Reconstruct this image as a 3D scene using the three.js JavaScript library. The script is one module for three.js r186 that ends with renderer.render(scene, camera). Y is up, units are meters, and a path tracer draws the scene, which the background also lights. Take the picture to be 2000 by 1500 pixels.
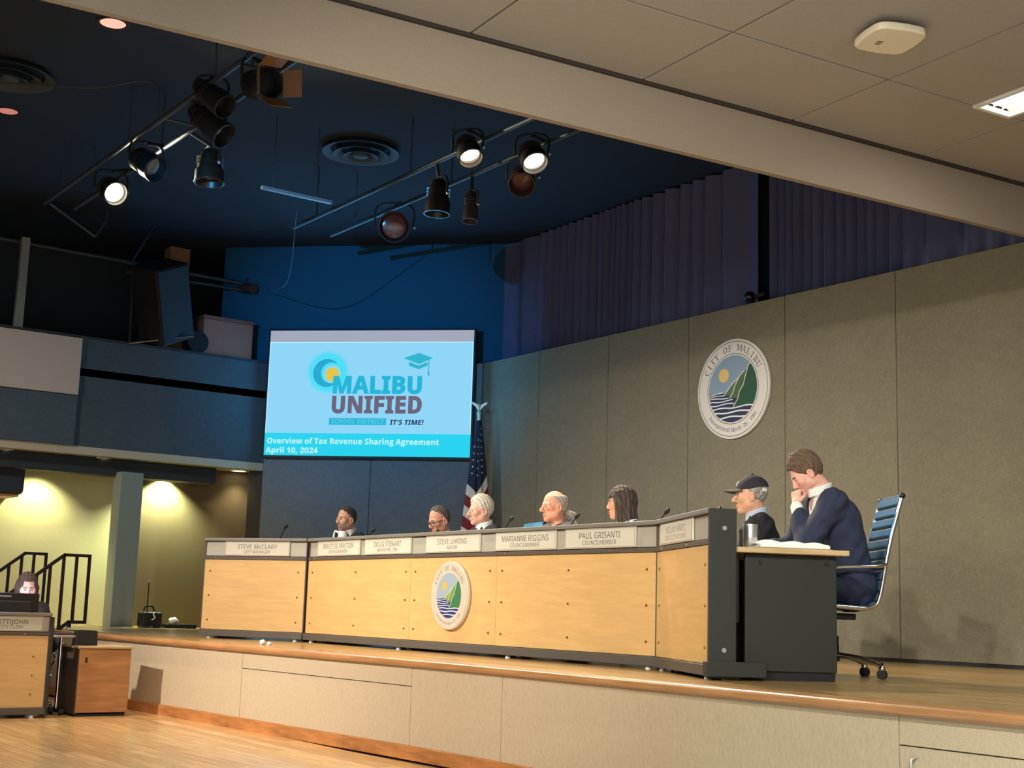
import * as THREE from 'three';
import { RoundedBoxGeometry } from 'three/addons/geometries/RoundedBoxGeometry.js';
import { mergeGeometries, toCreasedNormals } from 'three/addons/utils/BufferGeometryUtils.js';
import { RectAreaLightUniformsLib } from 'three/addons/lights/RectAreaLightUniformsLib.js';

// ---------------------------------------------------------------- camera, exposure, large lights
const scene = new THREE.Scene();
scene.background = new THREE.Color(0x000000);
const camera = new THREE.PerspectiveCamera(31.27, 4 / 3, 0.05, 80);
camera.rotation.order = 'YXZ';
camera.position.set(0, 1.04, 0);
camera.rotation.set(0.163406548, 0.954974497, 0.030572192);
camera.updateMatrixWorld();
const renderer = new THREE.WebGLRenderer({ antialias: true });
renderer.toneMapping = THREE.LinearToneMapping;
renderer.toneMappingExposure = 1.3;
renderer.shadowMap.enabled = true;
RectAreaLightUniformsLib.init();

const ST = 0.68;            // stage floor height
const ZW = -10.332;         // face of the back wall
const WT = 4.354;           // top of the panelled walls
const XS = -17.458;         // face of the side wall / balcony front
const VC = 6.1;             // black ceiling over the stage
const TC = 4.34;            // tiled ceiling over the audience
const WASH_A = { pos: [-11.4, 5.3, 2.4], aim: [-11.6, 1.1, -6.6], I: 200, col: 0xfff6ea, angle: 0.44 };
const WASH_B = { pos: [-8.4, 5.3, 2.4], aim: [-9.0, 1.0, -7.0], I: 120, col: 0xfff6ea, angle: 0.43 };
const BALCONY_FILL = { pos: [-13.6, 5.3, 2.4], aim: [-17.3, 2.3, -5.2], I: 70, col: 0xfff6ea, angle: 0.33 };  // unseen fill lamp added to brighten the column and balcony panels
const KEY2 = { pos: [-1.5, 4.02, 1.3], aim: [-8.8, 1.9, -9.0], I: 92, col: 0xfff6ea, angle: 0.38 };
const TROFFER_NITS = 24, TROFFER_FAR = 460, TROFFER_COL = 0xf2f4ee;
const SCREEN_NITS = 5;

// ---------------------------------------------------------------- helpers
let seed = 7;
const rnd = () => { seed = (seed * 16807) % 2147483647; return (seed - 1) / 2147483646; };
const lerp = (a, b, t) => a + (b - a) * t;
const clamp = (v, a, b) => Math.min(b, Math.max(a, v));
const used = new Map();
function numbered(n) { const k = used.get(n) || 0; used.set(n, k + 1); return k ? `${n}_${String(k).padStart(3, '0')}` : n; }
function shadows(o) { o.castShadow = true; o.receiveShadow = true; return o; }
function part(name, geo, m, parent, label) {
  const o = shadows(new THREE.Mesh(geo, m)); o.name = name; parent.add(o);
  if (label) o.userData.label = label;
  return o;
}
function thing(name, label, category, pos = [0, 0, 0], turn = 0, group) {
  const o = new THREE.Group(); o.name = numbered(name); scene.add(o);
  o.position.set(...pos); o.rotation.y = turn; o.userData = { label, category };
  if (group) o.userData.group = group;
  return o;
}
function solo(name, geo, m, label, category, pos = [0, 0, 0], turn = 0, group) {
  const o = shadows(new THREE.Mesh(geo, m)); o.name = numbered(name); scene.add(o);
  o.position.set(...pos); o.rotation.y = turn; o.userData = { label, category };
  if (group) o.userData.group = group;
  return o;
}
function setting(name, label, category, pos = [0, 0, 0], turn = 0) {
  const o = thing(name, label, category, pos, turn); o.userData.kind = 'structure'; return o;
}
const T = (g, x = 0, y = 0, z = 0) => g.translate(x, y, z);
// texture coordinates in metres from the face direction
function metreUV(g, s = 1, ox = 0, oy = 0) {
  if (g.index) g = g.toNonIndexed();
  const p = g.attributes.position, n = g.attributes.normal, uv = new Float32Array(p.count * 2);
  for (let i = 0; i < p.count; i++) {
    const ax = Math.abs(n.getX(i)), ay = Math.abs(n.getY(i)), az = Math.abs(n.getZ(i));
    let u, v;
    if (ay > ax && ay > az) { u = p.getX(i); v = p.getZ(i); } else if (ax > az) { u = p.getZ(i); v = p.getY(i); } else { u = p.getX(i); v = p.getY(i); }
    uv[2 * i] = u * s + ox; uv[2 * i + 1] = v * s + oy;
  }
  g.setAttribute('uv', new THREE.BufferAttribute(uv, 2));
  return g;
}
function box(w, h, d, x = 0, y = 0, z = 0, ox = 0, oy = 0) { return T(metreUV(new THREE.BoxGeometry(w, h, d), 1, ox, oy), x, y, z); }
function rbox(w, h, d, r, x = 0, y = 0, z = 0) { return T(metreUV(new RoundedBoxGeometry(w, h, d, 2, r)), x, y, z); }
function cyl(r0, r1, h, x = 0, y = 0, z = 0, seg = 20) { return T(new THREE.CylinderGeometry(r0, r1, h, seg), x, y, z); }
const V = (x, y, z) => new THREE.Vector3(x, y, z);
function tube(pts, r, seg = 24, rs = 8, closed = false) {
  return new THREE.TubeGeometry(new THREE.CatmullRomCurve3(pts.map(p => V(...p)), closed), seg, r, rs, closed);
}
function bar(a, b, r, rs = 10) {           // straight round bar between two points
  const A = V(...a), B = V(...b), d = B.clone().sub(A), L = d.length();
  const g = new THREE.CylinderGeometry(r, r, L, rs);
  g.applyQuaternion(new THREE.Quaternion().setFromUnitVectors(V(0, 1, 0), d.normalize()));
  return g.translate((A.x + B.x) / 2, (A.y + B.y) / 2, (A.z + B.z) / 2);
}
function sbar(a, b, w, t) {                // straight flat bar, w wide (horizontal side), t thick
  const A = V(...a), B = V(...b), d = B.clone().sub(A), L = d.length();
  const g = new THREE.BoxGeometry(w, t, L), m = new THREE.Matrix4().lookAt(B, A, V(0, 1, 0));
  g.applyMatrix4(m); return g.translate((A.x + B.x) / 2, (A.y + B.y) / 2, (A.z + B.z) / 2);
}
function lathe(pts, seg = 32) { return new THREE.LatheGeometry(pts.map(p => new THREE.Vector2(p[0], p[1])), seg); }
function merge(list) {
  return mergeGeometries(list.map(g => { const q = g.index ? g.toNonIndexed() : g; for (const k of Object.keys(q.attributes)) if (!['position', 'normal', 'uv'].includes(k)) q.deleteAttribute(k); return q; }));
}
const hash2 = (x, y) => { const s = Math.sin(x * 127.1 + y * 311.7) * 43758.5453; return s - Math.floor(s); };
function vnoise(x, y, px, py = px) {       // tiling value noise
  const xi = Math.floor(x), yi = Math.floor(y), fx = x - xi, fy = y - yi, w = (a, p) => ((a % p) + p) % p;
  const a = hash2(w(xi, px), w(yi, py)), b = hash2(w(xi + 1, px), w(yi, py)), c = hash2(w(xi, px), w(yi + 1, py)), d = hash2(w(xi + 1, px), w(yi + 1, py));
  const u = fx * fx * (3 - 2 * fx), v = fy * fy * (3 - 2 * fy);
  return lerp(lerp(a, b, u), lerp(c, d, u), v);
}
function dataTex(n, fn, repeat = 1, srgb = true) {
  const a = new Uint8Array(n * n * 4);
  for (let j = 0; j < n; j++) for (let i = 0; i < n; i++) {
    const c = fn(i / n, j / n, i, j), k = (j * n + i) * 4;
    a[k] = clamp(c[0], 0, 255); a[k + 1] = clamp(c[1], 0, 255); a[k + 2] = clamp(c[2], 0, 255); a[k + 3] = 255;
  }
  const t = new THREE.DataTexture(a, n, n); t.wrapS = t.wrapT = THREE.RepeatWrapping; t.magFilter = THREE.LinearFilter;
  t.minFilter = THREE.LinearMipmapLinearFilter; t.generateMipmaps = true; t.repeat.set(repeat, repeat);
  if (srgb) t.colorSpace = THREE.SRGBColorSpace;
  t.needsUpdate = true; return t;
}
function canvasTex(w, h, draw) {
  const c = document.createElement('canvas'); c.width = w; c.height = h; draw(c.getContext('2d'), w, h);
  const t = new THREE.CanvasTexture(c); t.colorSpace = THREE.SRGBColorSpace; t.anisotropy = 8; return t;
}
const mat = (color, roughness = 0.7, o = {}) => new THREE.MeshStandardMaterial({ color, roughness, ...o });

// ---------------------------------------------------------------- materials
const linen = dataTex(256, (u, v, i, j) => {
  const a = vnoise(u * 128, v * 24, 128, 24) * 0.5 + vnoise(u * 24, v * 128, 24, 128) * 0.5, b = vnoise(u * 6, v * 6, 6);
  const g = 222 + (a - 0.5) * 34 + (b - 0.5) * 10 + (rnd() - 0.5) * 6; return [g, g, g * 0.985];
}, 1.6);
const linenBump = dataTex(256, (u, v) => { const g = 128 + (vnoise(u * 128, v * 20, 128, 20) - 0.5) * 120 + (vnoise(u * 20, v * 128, 20, 128) - 0.5) * 120; return [g, g, g]; }, 1.6, false);
const woodTex = (base, grain, warm) => dataTex(256, (u, v) => {
  const g = vnoise(u * 5, v * 40, 5, 40) * 0.6 + vnoise(u * 12, v * 128, 12, 128) * 0.4, b = vnoise(u * 3, v * 5, 3, 5);
  const k = 1 + (g - 0.5) * grain + (b - 0.5) * grain * 0.35; return [base[0] * k, base[1] * (k * 0.96 + 0.04), base[2] * (k * warm + (1 - warm))];
}, 1);
const speckle = dataTex(256, () => { const g = 232 + (rnd() - 0.5) * 34; return [g, g, g]; }, 3);
const M = {
  wallFabric: mat(0x8f8873, 0.95, { map: linen, bumpMap: linenBump, bumpScale: 0.0006 }),
  chamferFabric: mat(0x80858a, 0.95, { map: linen, bumpMap: linenBump, bumpScale: 0.0006 }),
  recessFabric: mat(0xa2a88c, 0.95, { map: linen, bumpMap: linenBump, bumpScale: 0.0006 }),
  parapet: mat(0x4e5c64, 0.92, { map: linen }),
  parapetBlue: mat(0x53626d, 0.9, { map: linen }),
  beigePanel: mat(0xb9aea3, 0.8),
  yellowWall: mat(0xcec79f, 0.85, { map: speckle }),
  columnPaint: mat(0x868e84, 0.75),
  beamPaint: mat(0x2c3238, 0.85),
  overhang: mat(0xb7ad93, 0.8),
  blackWall: mat(0x181e26, 0.95),
  catwalk: mat(0x363b42, 0.95),
  glowBlueWall: mat(0x154c68, 0.95),  // blue glow around the screen is put into this wall colour
  hazyBlackCeil: mat(0x1b2630, 0.95),  // black lifted towards teal to carry the haze of the void
  tile: mat(0xb5ad9e, 0.92, { map: speckle }),
  tileGap: mat(0x3a342b, 0.95),
  bulkhead: mat(0xa39480, 0.85, { map: speckle }),
  plaster: mat(0xc4c2bc, 0.9),
  fascia: mat(0xc9b595, 0.72, { map: speckle }),
  seam: mat(0x5e4f39, 0.9),
  nosing: new THREE.MeshPhysicalMaterial({ color: 0xb88a5c, roughness: 0.35, map: woodTex([235, 225, 215], 0.3, 1.1), clearcoat: 0.4, clearcoatRoughness: 0.3 }),
  base: mat(0xb97f4a, 0.45, { map: woodTex([235, 225, 215], 0.4, 1.1) }),
  maple: mat(0xd3ad72, 0.5, { map: woodTex([240, 236, 230], 0.09, 1.1) }),
  cherry: mat(0xb5824f, 0.45, { map: woodTex([240, 232, 225], 0.22, 1.1) }),
  mapleEdge: mat(0xcfb489, 0.45, { map: woodTex([240, 236, 230], 0.16, 1.1) }),
  deskGrey: mat(0x22241e, 0.62),
  capGrey: mat(0x6d6a60, 0.55),
  railBrown: mat(0x4f4238, 0.6),
  plinth: mat(0x4d463e, 0.65),
  strip: mat(0xa39f90, 0.5, { metalness: 0.15 }),
  plateMetal: mat(0xc9c2b0, 0.42, { metalness: 0.1 }),
  screw: mat(0x8c6a3a, 0.35, { metalness: 0.7 }),
  steelScrew: mat(0xb9b9b4, 0.3, { metalness: 0.8 }),
  white: mat(0xe9e6de, 0.6),
  black: mat(0x0d0e10, 0.6),
  blackGloss: mat(0x0b0c0e, 0.32),
  rail: mat(0x1c1012, 0.5),
  chrome: mat(0xd8d8d8, 0.12, { metalness: 1 }),
  steel: mat(0xd6dad8, 0.32, { metalness: 0.85 }),
  pipe: mat(0x49545c, 0.5, { metalness: 0.5 }),
  lampBlack: mat(0x1e2023, 0.5, { metalness: 0.2 }),
  paper: mat(0xf0eee4, 0.8),
  curtain: mat(0x5e6080, 0.9),
  vent: mat(0x3e464c, 0.7),
};
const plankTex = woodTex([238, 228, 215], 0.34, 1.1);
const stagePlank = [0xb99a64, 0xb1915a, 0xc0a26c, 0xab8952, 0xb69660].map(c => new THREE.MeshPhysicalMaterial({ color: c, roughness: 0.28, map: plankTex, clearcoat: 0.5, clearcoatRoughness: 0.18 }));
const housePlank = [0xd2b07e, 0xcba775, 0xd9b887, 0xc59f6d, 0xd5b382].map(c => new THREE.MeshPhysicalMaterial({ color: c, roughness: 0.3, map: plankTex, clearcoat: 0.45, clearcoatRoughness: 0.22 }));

// ---------------------------------------------------------------- setting: floor
{
  const f = setting('floor', 'light maple strip floor of the hall in front of the stage', 'floor');
  part('subfloor', box(34, 0.3, 26, -6, -0.168, -3), housePlank[0], f);
  part('bounce_slab', box(12, 0.02, 19, 0.4, -0.006, 4.0), mat(0xb2b6ba, 0.95), f, 'unseen grey floor slab added to bounce neutral light upward');  // unseen slab added as a neutral bounce for the ceiling tiles
  const W = 0.105;
  for (let r = 0; r < 30; r++) {
    const z = -5.02 + r * W + W / 2; let x = -12.9 - rnd() * 1.5;
    while (x < -5.4) {
      const L = 1.3 + rnd() * 1.0, L2 = Math.min(L, -4.6 - x);
      part('plank', box(L2 - 0.003, 0.018, W - 0.0025, x + L2 / 2, -0.009, z, rnd() * 7, rnd() * 7), housePlank[Math.floor(rnd() * 5)], f);
      x += L;
    }
  }
}
// ---------------------------------------------------------------- setting: stage platform
const edgeCurve = new THREE.CatmullRomCurve3([[-16.9, -4.74], [-15.5, -4.77], [-13.8, -4.84], [-11.6, -4.97], [-9.85, -5.08], [-8.4, -5.17], [-7.2, -5.2], [-6.1, -5.17], [-5.1, -5.12], [-4.2, -5.09], [-3.0, -5.09], [-1.0, -5.1]].map(p => V(p[0], 0, p[1])));
const edgePts = edgeCurve.getSpacedPoints(120);
function edgeZ(x) { for (let i = 1; i < edgePts.length; i++) if (edgePts[i].x >= x) { const a = edgePts[i - 1], b = edgePts[i]; return lerp(a.z, b.z, clamp((x - a.x) / (b.x - a.x), 0, 1)); } return -5.1; }
function ribbon(x0, x1, prof, n = 60) {     // closed profile [outward, y] swept along the stage edge
  const pos = [], idx = [], uv = []; const m = prof.length;
  for (let i = 0; i <= n; i++) {
    const x = lerp(x0, x1, i / n), z = edgeZ(x), dz = (edgeZ(x + 0.05) - edgeZ(x - 0.05)) / 0.1, l = Math.hypot(1, dz);
    for (let k = 0; k < m; k++) { pos.push(x - dz / l * prof[k][0], prof[k][1], z + prof[k][0] / l); uv.push(x, k * 0.05); }
  }
  for (let i = 0; i < n; i++) for (let k = 0; k < m; k++) { const a = i * m + k, b = i * m + (k + 1) % m, c = a + m, d = b + m; idx.push(a, c, b, b, c, d); }
  for (let k = 1; k < m - 1; k++) { idx.push(0, k + 1, k); const o = n * m; idx.push(o, o + k, o + k + 1); }
  const g = new THREE.BufferGeometry(); g.setAttribute('position', new THREE.Float32BufferAttribute(pos, 3)); g.setAttribute('uv', new THREE.Float32BufferAttribute(uv, 2)); g.setIndex(idx); g.computeVertexNormals();
  return toCreasedNormals(g, 0.7);
}
{
  const s = setting('floor_stage', 'raised wooden stage with a curved edge and cream fascia', 'stage');
  const sh = new THREE.Shape(); edgePts.forEach((p, i) => i ? sh.lineTo(p.x, -p.z) : sh.moveTo(p.x, -p.z)); sh.lineTo(-1, 10.7); sh.lineTo(-19.4, 10.7); sh.lineTo(-19.4, 4.74); sh.closePath();
  const g = new THREE.ExtrudeGeometry(sh, { depth: 0.66, bevelEnabled: false }); g.rotateX(-Math.PI / 2);
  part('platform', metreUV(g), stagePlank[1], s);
  const W = 0.108;
  for (let r = 0; r < 52; r++) {
    const z0 = -10.33 + r * W, z1 = z0 + W; if (z1 > -4.95) break;
    let x = -17.4 - rnd() * 2;
    while (x < -1.4) {
      const L = 2.3 + rnd() * 1.4; let a = x, b = Math.min(x + L, -1.2); x += L;
      while (a < b && edgeZ(a) < z1 + 0.06) a += 0.05; while (b > a && edgeZ(b) < z1 + 0.06) b -= 0.05;
      if (b - a < 0.2) continue;
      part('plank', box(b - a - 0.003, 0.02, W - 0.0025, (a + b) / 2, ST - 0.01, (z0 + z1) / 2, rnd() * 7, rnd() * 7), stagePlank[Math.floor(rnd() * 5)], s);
    }
  }
  const bull = []; for (let k = 0; k <= 8; k++) { const a = -Math.PI / 2 + Math.PI * k / 8; bull.push([0.05 + 0.024 * Math.cos(a), ST - 0.024 + 0.026 * Math.sin(a)]); } bull.push([-0.06, ST + 0.002], [-0.06, ST - 0.05]);
  part('nosing', ribbon(-16.8, -1.0, bull, 110), M.nosing, s, 'rounded reddish wooden edge of the stage');
  // fascia boards with real joints; the hatches are boards of their own
  const pf = (o0, o1, y0, y1) => [[o0, y0], [o1, y0], [o1, y1], [o0, y1]];
  const g1 = 0.006;
  const seg = (name, x0, x1, y0, y1, lab) => part(name, ribbon(x0 + g1 / 2, x1 - g1 / 2, pf(0.012, 0.03, y0, y1), 24), M.fascia, s, lab);
  part('fascia_backing', ribbon(-16.8, -1.0, pf(-0.01, 0.011, 0.0, 0.655), 100), M.seam, s);
  seg('fascia_panel', -16.8, -10.83, 0.0, 0.652);
  seg('fascia_panel', -10.83, -8.37, 0.498, 0.652); seg('access_hatch', -10.83, -8.37, 0.0, 0.492, 'flush hatch in the fascia'); seg('fascia_panel', -8.37, -7.31, 0.0, 0.652);
  seg('fascia_panel', -7.31, -4.09, 0.0, 0.652);
  seg('fascia_panel', -4.09, -2.3, 0.506, 0.652); const h = seg('access_hatch', -4.09, -2.3, 0.0, 0.5, 'hatch with small metal pull'); seg('fascia_panel', -2.3, -1.0, 0.0, 0.652);
  part('pull', merge([tube([[-4.0, 0.40, edgeZ(-4) + 0.032], [-4.0, 0.41, edgeZ(-4) + 0.06], [-4.0, 0.45, edgeZ(-4) + 0.06], [-3.99, 0.462, edgeZ(-4) + 0.032]], 0.006, 16, 8)]), M.steel, h);
  const bx = [-16.8, -13.1, -11.3, -9.2, -7.6, -5.4, -3.4, -1.0];
  for (let i = 0; i < bx.length - 1; i++) part('baseboard', ribbon(bx[i] + 0.001, bx[i + 1] - 0.001, [[0.03, 0], [0.05, 0], [0.05, 0.085], [0.044, 0.095], [0.03, 0.095]], 16), M.base, s);
}
// ---------------------------------------------------------------- setting: back wall with fabric panels, chamfer wall, side wall
{
  const w = setting('wall_back', 'taupe fabric-panelled wall behind the dais', 'wall');
  part('core', box(17.5, 5.4, 0.3, -6.9, 3.3, ZW - 0.65), M.blackWall, w);
  part('ledge', box(14.9, WT - ST, 0.2, -15.25 + 14.9 / 2, (WT + ST) / 2 - 0.01, ZW - 0.13), M.tileGap, w);
  const xs = [-15.29]; for (const k of [-15.557, -14.01, -12.443, -10.825, -9.246, -7.683]) xs.push(k * 0.9); for (let x = -6.915 + 1.413; x < -1; x += 1.413) xs.push(x); xs.push(-0.6);
  for (let i = 0; i < xs.length - 1; i++) part('fabric_panel', (g => { const q = metreUV(new RoundedBoxGeometry(xs[i + 1] - xs[i] - 0.007, WT - ST - 0.03, 0.05, 2, 0.006), 1, i * 0.37, 0.2); return T(q, (xs[i] + xs[i + 1]) / 2, (WT + ST + 0.03) / 2, ZW - 0.025); })(), M.wallFabric, w);
  part('floor_shadow_gap', box(14.5, 0.03, 0.04, -8, ST + 0.015, ZW - 0.03), M.black, w);
}
{
  const c = setting('wall_corner', 'diagonal grey fabric wall under the projection screen', 'wall', [-15.294, 0, ZW], Math.PI / 4);
  // local x runs along the wall to the right, local z out of it; the wall lies at x from -3.06 to 0
  const xs = [-3.06, -1.518, 0];
  for (let i = 0; i < 2; i++) part('fabric_panel', T(metreUV(new RoundedBoxGeometry(xs[i + 1] - xs[i] - 0.006, WT - ST, 0.05, 2, 0.006)), (xs[i] + xs[i + 1]) / 2, (WT + ST) / 2, -0.025), M.chamferFabric, c);
  part('core', box(3.5, 3.7, 0.2, -1.53, ST + 1.85, -0.16), M.tileGap, c);
  part('upper_wall', box(4.6, 2.2, 0.2, -1.6, WT + 0.96, -0.32), M.glowBlueWall, c, 'dark wall above the screen with the blue glow put into its colour');
}
{
  const s = setting('wall_left', 'grey balcony front over a lit recess beside the stage', 'wall');
  const z0 = -8.168, zb = -5.52;
  part('parapet', box(0.12, WT - 2.945, zb - z0, XS - 0.06, (WT + 2.945) / 2, (z0 + zb) / 2), M.parapet, s);
  part('parapet', box(0.12, WT - 2.945, 7, XS - 0.07, (WT + 2.945) / 2, zb + 3.5), M.parapet, s);
  part('beige_panel', rbox(0.05, 0.74, 3.2, 0.006, XS + 0.02, 3.965, zb + 1.6), M.beigePanel, s, 'beige panel on the balcony front');
  part('blue_panel', rbox(0.04, 0.64, 3.2, 0.006, XS + 0.015, 3.265, zb + 1.6), M.parapetBlue, s, 'blue grey panel on the balcony front');
  part('parapet_cap', box(0.2, 0.03, 9.5, XS - 0.08, WT + 0.005, -3.5), M.beamPaint, s);
  part('overhang', box(1.55, 0.1, 9.4, XS - 0.775, 2.895, -3.47), M.overhang, s, 'pale underside of the balcony');
  part('beam', rbox(0.3, 0.22, 5.2, 0.01, XS - 0.36, 2.735, -4.98), M.beamPaint, s, 'dark beam under the balcony');
  part('column', rbox(0.3, 2.6 - ST + 0.1, 0.3, 0.008, XS - 0.16, (2.7 + ST) / 2 - 0.03, -6.335), M.columnPaint, s, 'grey square column');
  // recess walls: a fabric one on the right of the column, a plain yellow one on the left
  const a = [-18.62, -4.7], b = [-18.4, -6.45], e = [-17.95, -8.4];
  const slab = (p, q, y0, y1, m, name, t = 0.1, o = 0) => { const L = Math.hypot(q[0] - p[0], q[1] - p[1]), g = box(L, y1 - y0, t, 0, 0, -t / 2 + o); g.rotateY(-Math.atan2(q[1] - p[1], q[0] - p[0])); return part(name, T(g, (p[0] + q[0]) / 2, (y0 + y1) / 2, (p[1] + q[1]) / 2), m, s); };
  const L2 = (p, q, t) => [lerp(p[0], q[0], t), lerp(p[1], q[1], t)];
  slab(b, a, ST, 2.9, M.yellowWall, 'recess_wall');
  slab(e, b, ST, 2.9, M.seam, 'recess_backing', 0.08, -0.03);
  for (const [t0, t1] of [[0, 0.05], [0.05, 0.42], [0.42, 0.8], [0.8, 1.0]]) slab(L2(e, b, t0 + 0.002), L2(e, b, t1 - 0.002), ST, 2.9, M.recessFabric, 'fabric_panel', 0.05);
  
  part('recess_wall', box(0.1, 3.0, 4.8, -18.7, 1.5, -2.3), M.yellowWall, s);
  part('low_bulkhead', rbox(0.85, 0.55, 2.9, 0.06, -18.25, 2.58, -3.62), M.beamPaint, s, 'dark boxed duct under the balcony');
  part('low_bulkhead_bottom', rbox(0.75, 0.03, 2.8, 0.01, -18.25, 2.29, -3.62), M.cherry, s);
  // catwalk space over the parapet
  part('catwalk_floor', box(2.6, 0.1, 9.4, XS - 1.3, WT - 0.45, -3.6), M.catwalk, s);
  part('catwalk_wall', box(0.15, 3.4, 12, -20.1, 5.2, -4.0), M.catwalk, s);
  part('catwalk_wall', box(2.9, 3.4, 0.15, -18.9, 5.2, -9.2), M.catwalk, s);
  part('catwalk_post', box(0.09, 1.3, 0.1, -17.75, WT + 0.6, -4.78), M.columnPaint, s, 'grey post on the catwalk');
  part('catwalk_post', box(0.22, 1.75, 0.3, -18.7, WT + 0.85, -7.2), mat(0xa67c54, 0.8), s, 'tan post on the catwalk');
}
// ---------------------------------------------------------------- setting: black ceiling, bulkhead, tiled ceiling, house walls
const BH = { p: [-6.258, -5.342], d: [0.0847, -0.9964] };           // foot line of the bulkhead, heading to the back wall
const bulk = (s, o) => [BH.p[0] + BH.d[0] * s + 0.9964 * o, BH.p[1] + BH.d[1] * s + 0.0847 * o];   // o: towards the audience side
{
  const c = setting('ceiling', 'black painted ceiling high over the stage', 'ceiling');
  part('deck', box(16.5, 0.2, 22, -13.2, VC + 0.1, -1), M.hazyBlackCeil, c);
  const b = setting('trim_bulkhead', 'beige plaster bulkhead between stage and tiled ceiling', 'bulkhead');
  const ang = Math.atan2(BH.d[0], -BH.d[1]);                        // turn of a box whose long side is local z
  const place = (g, s, o, y) => { g.rotateY(-ang); const q = bulk(s, o); return T(g, q[0], y, q[1]); };
  part('face', place(box(0.05, VC - 3.95, 20.5), -4.9, -0.025, (VC + 3.95) / 2), M.bulkhead, b);
  part('shadow_bead', place(box(0.03, 0.022, 20.4), -4.9, 0.015, TC - 0.004), M.tileGap, b);
  const t = setting('ceiling_tiles', 'tiled ceiling of large beige square tiles over the audience', 'ceiling');
  part('plenum', place(box(14, 0.1, 20.5), -4.9, 7.0, TC + 0.085), M.tileGap, t);
  const rows = [0.03, 0.9]; while (rows.length < 9) rows.push(rows[rows.length - 1] + 1.235);
  const tg = new Map();
  for (let i = 0; i < rows.length - 1; i++) for (let k = -11; k < 4; k++) {
    const w = rows[i + 1] - rows[i], s0 = k * 1.235 + 0.0, key = w.toFixed(3);
    if (i === 1 && k === 1) continue;                               // the light's own tile
    if (!tg.has(key)) { const g = metreUV(new RoundedBoxGeometry(w - 0.014, 0.03, 1.221, 1, 0.004)); g.rotateY(-ang); tg.set(key, g); }
    const q = bulk(s0 + 0.6175, (rows[i] + rows[i + 1]) / 2), o = part('ceiling_tile', tg.get(key), M.tile, t); o.position.set(q[0], TC + 0.015, q[1]);
  }
  // the tile that holds the light: two strips either side of it
  for (const [a, e] of [[0, 0.752], [1.094, 1.235]]) { const g = box(1.221, 0.03, e - a - 0.006); g.rotateY(-ang); const q = bulk(1.235 + (a + e) / 2, 0.9 + 0.6175); part('ceiling_tile', T(g, q[0], TC + 0.015, q[1]), M.tile, t); }
  const w1 = setting('wall_right', 'plain beige side wall of the hall behind the camera', 'wall'); part('plaster', box(0.3, 6.6, 24, 6.4, 3.0, -1), M.plaster, w1);
  const w2 = setting('wall_front', 'plain beige rear wall of the hall behind the camera', 'wall'); part('plaster', box(30, 6.6, 0.3, -6, 3.0, 9.6), M.plaster, w2);
  const w3 = setting('wall_house', 'plain side wall of the hall left of the balcony', 'wall'); part('plaster', box(0.3, 6.6, 14, -20.4, 3.0, 3), M.plaster, w3);
  part('stage_side', box(0.2, 3.7, 5.6, -0.5, ST + 1.83, -7.7), M.plaster, w1);
}
// ---------------------------------------------------------------- dais
const screwGeo = (() => { const g = new THREE.CylinderGeometry(0.008, 0.009, 0.008, 10); g.rotateX(Math.PI / 2); return g; })();
const glideGeo = cyl(0.018, 0.022, 0.022, 0, 0.011, 0, 12);
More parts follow.
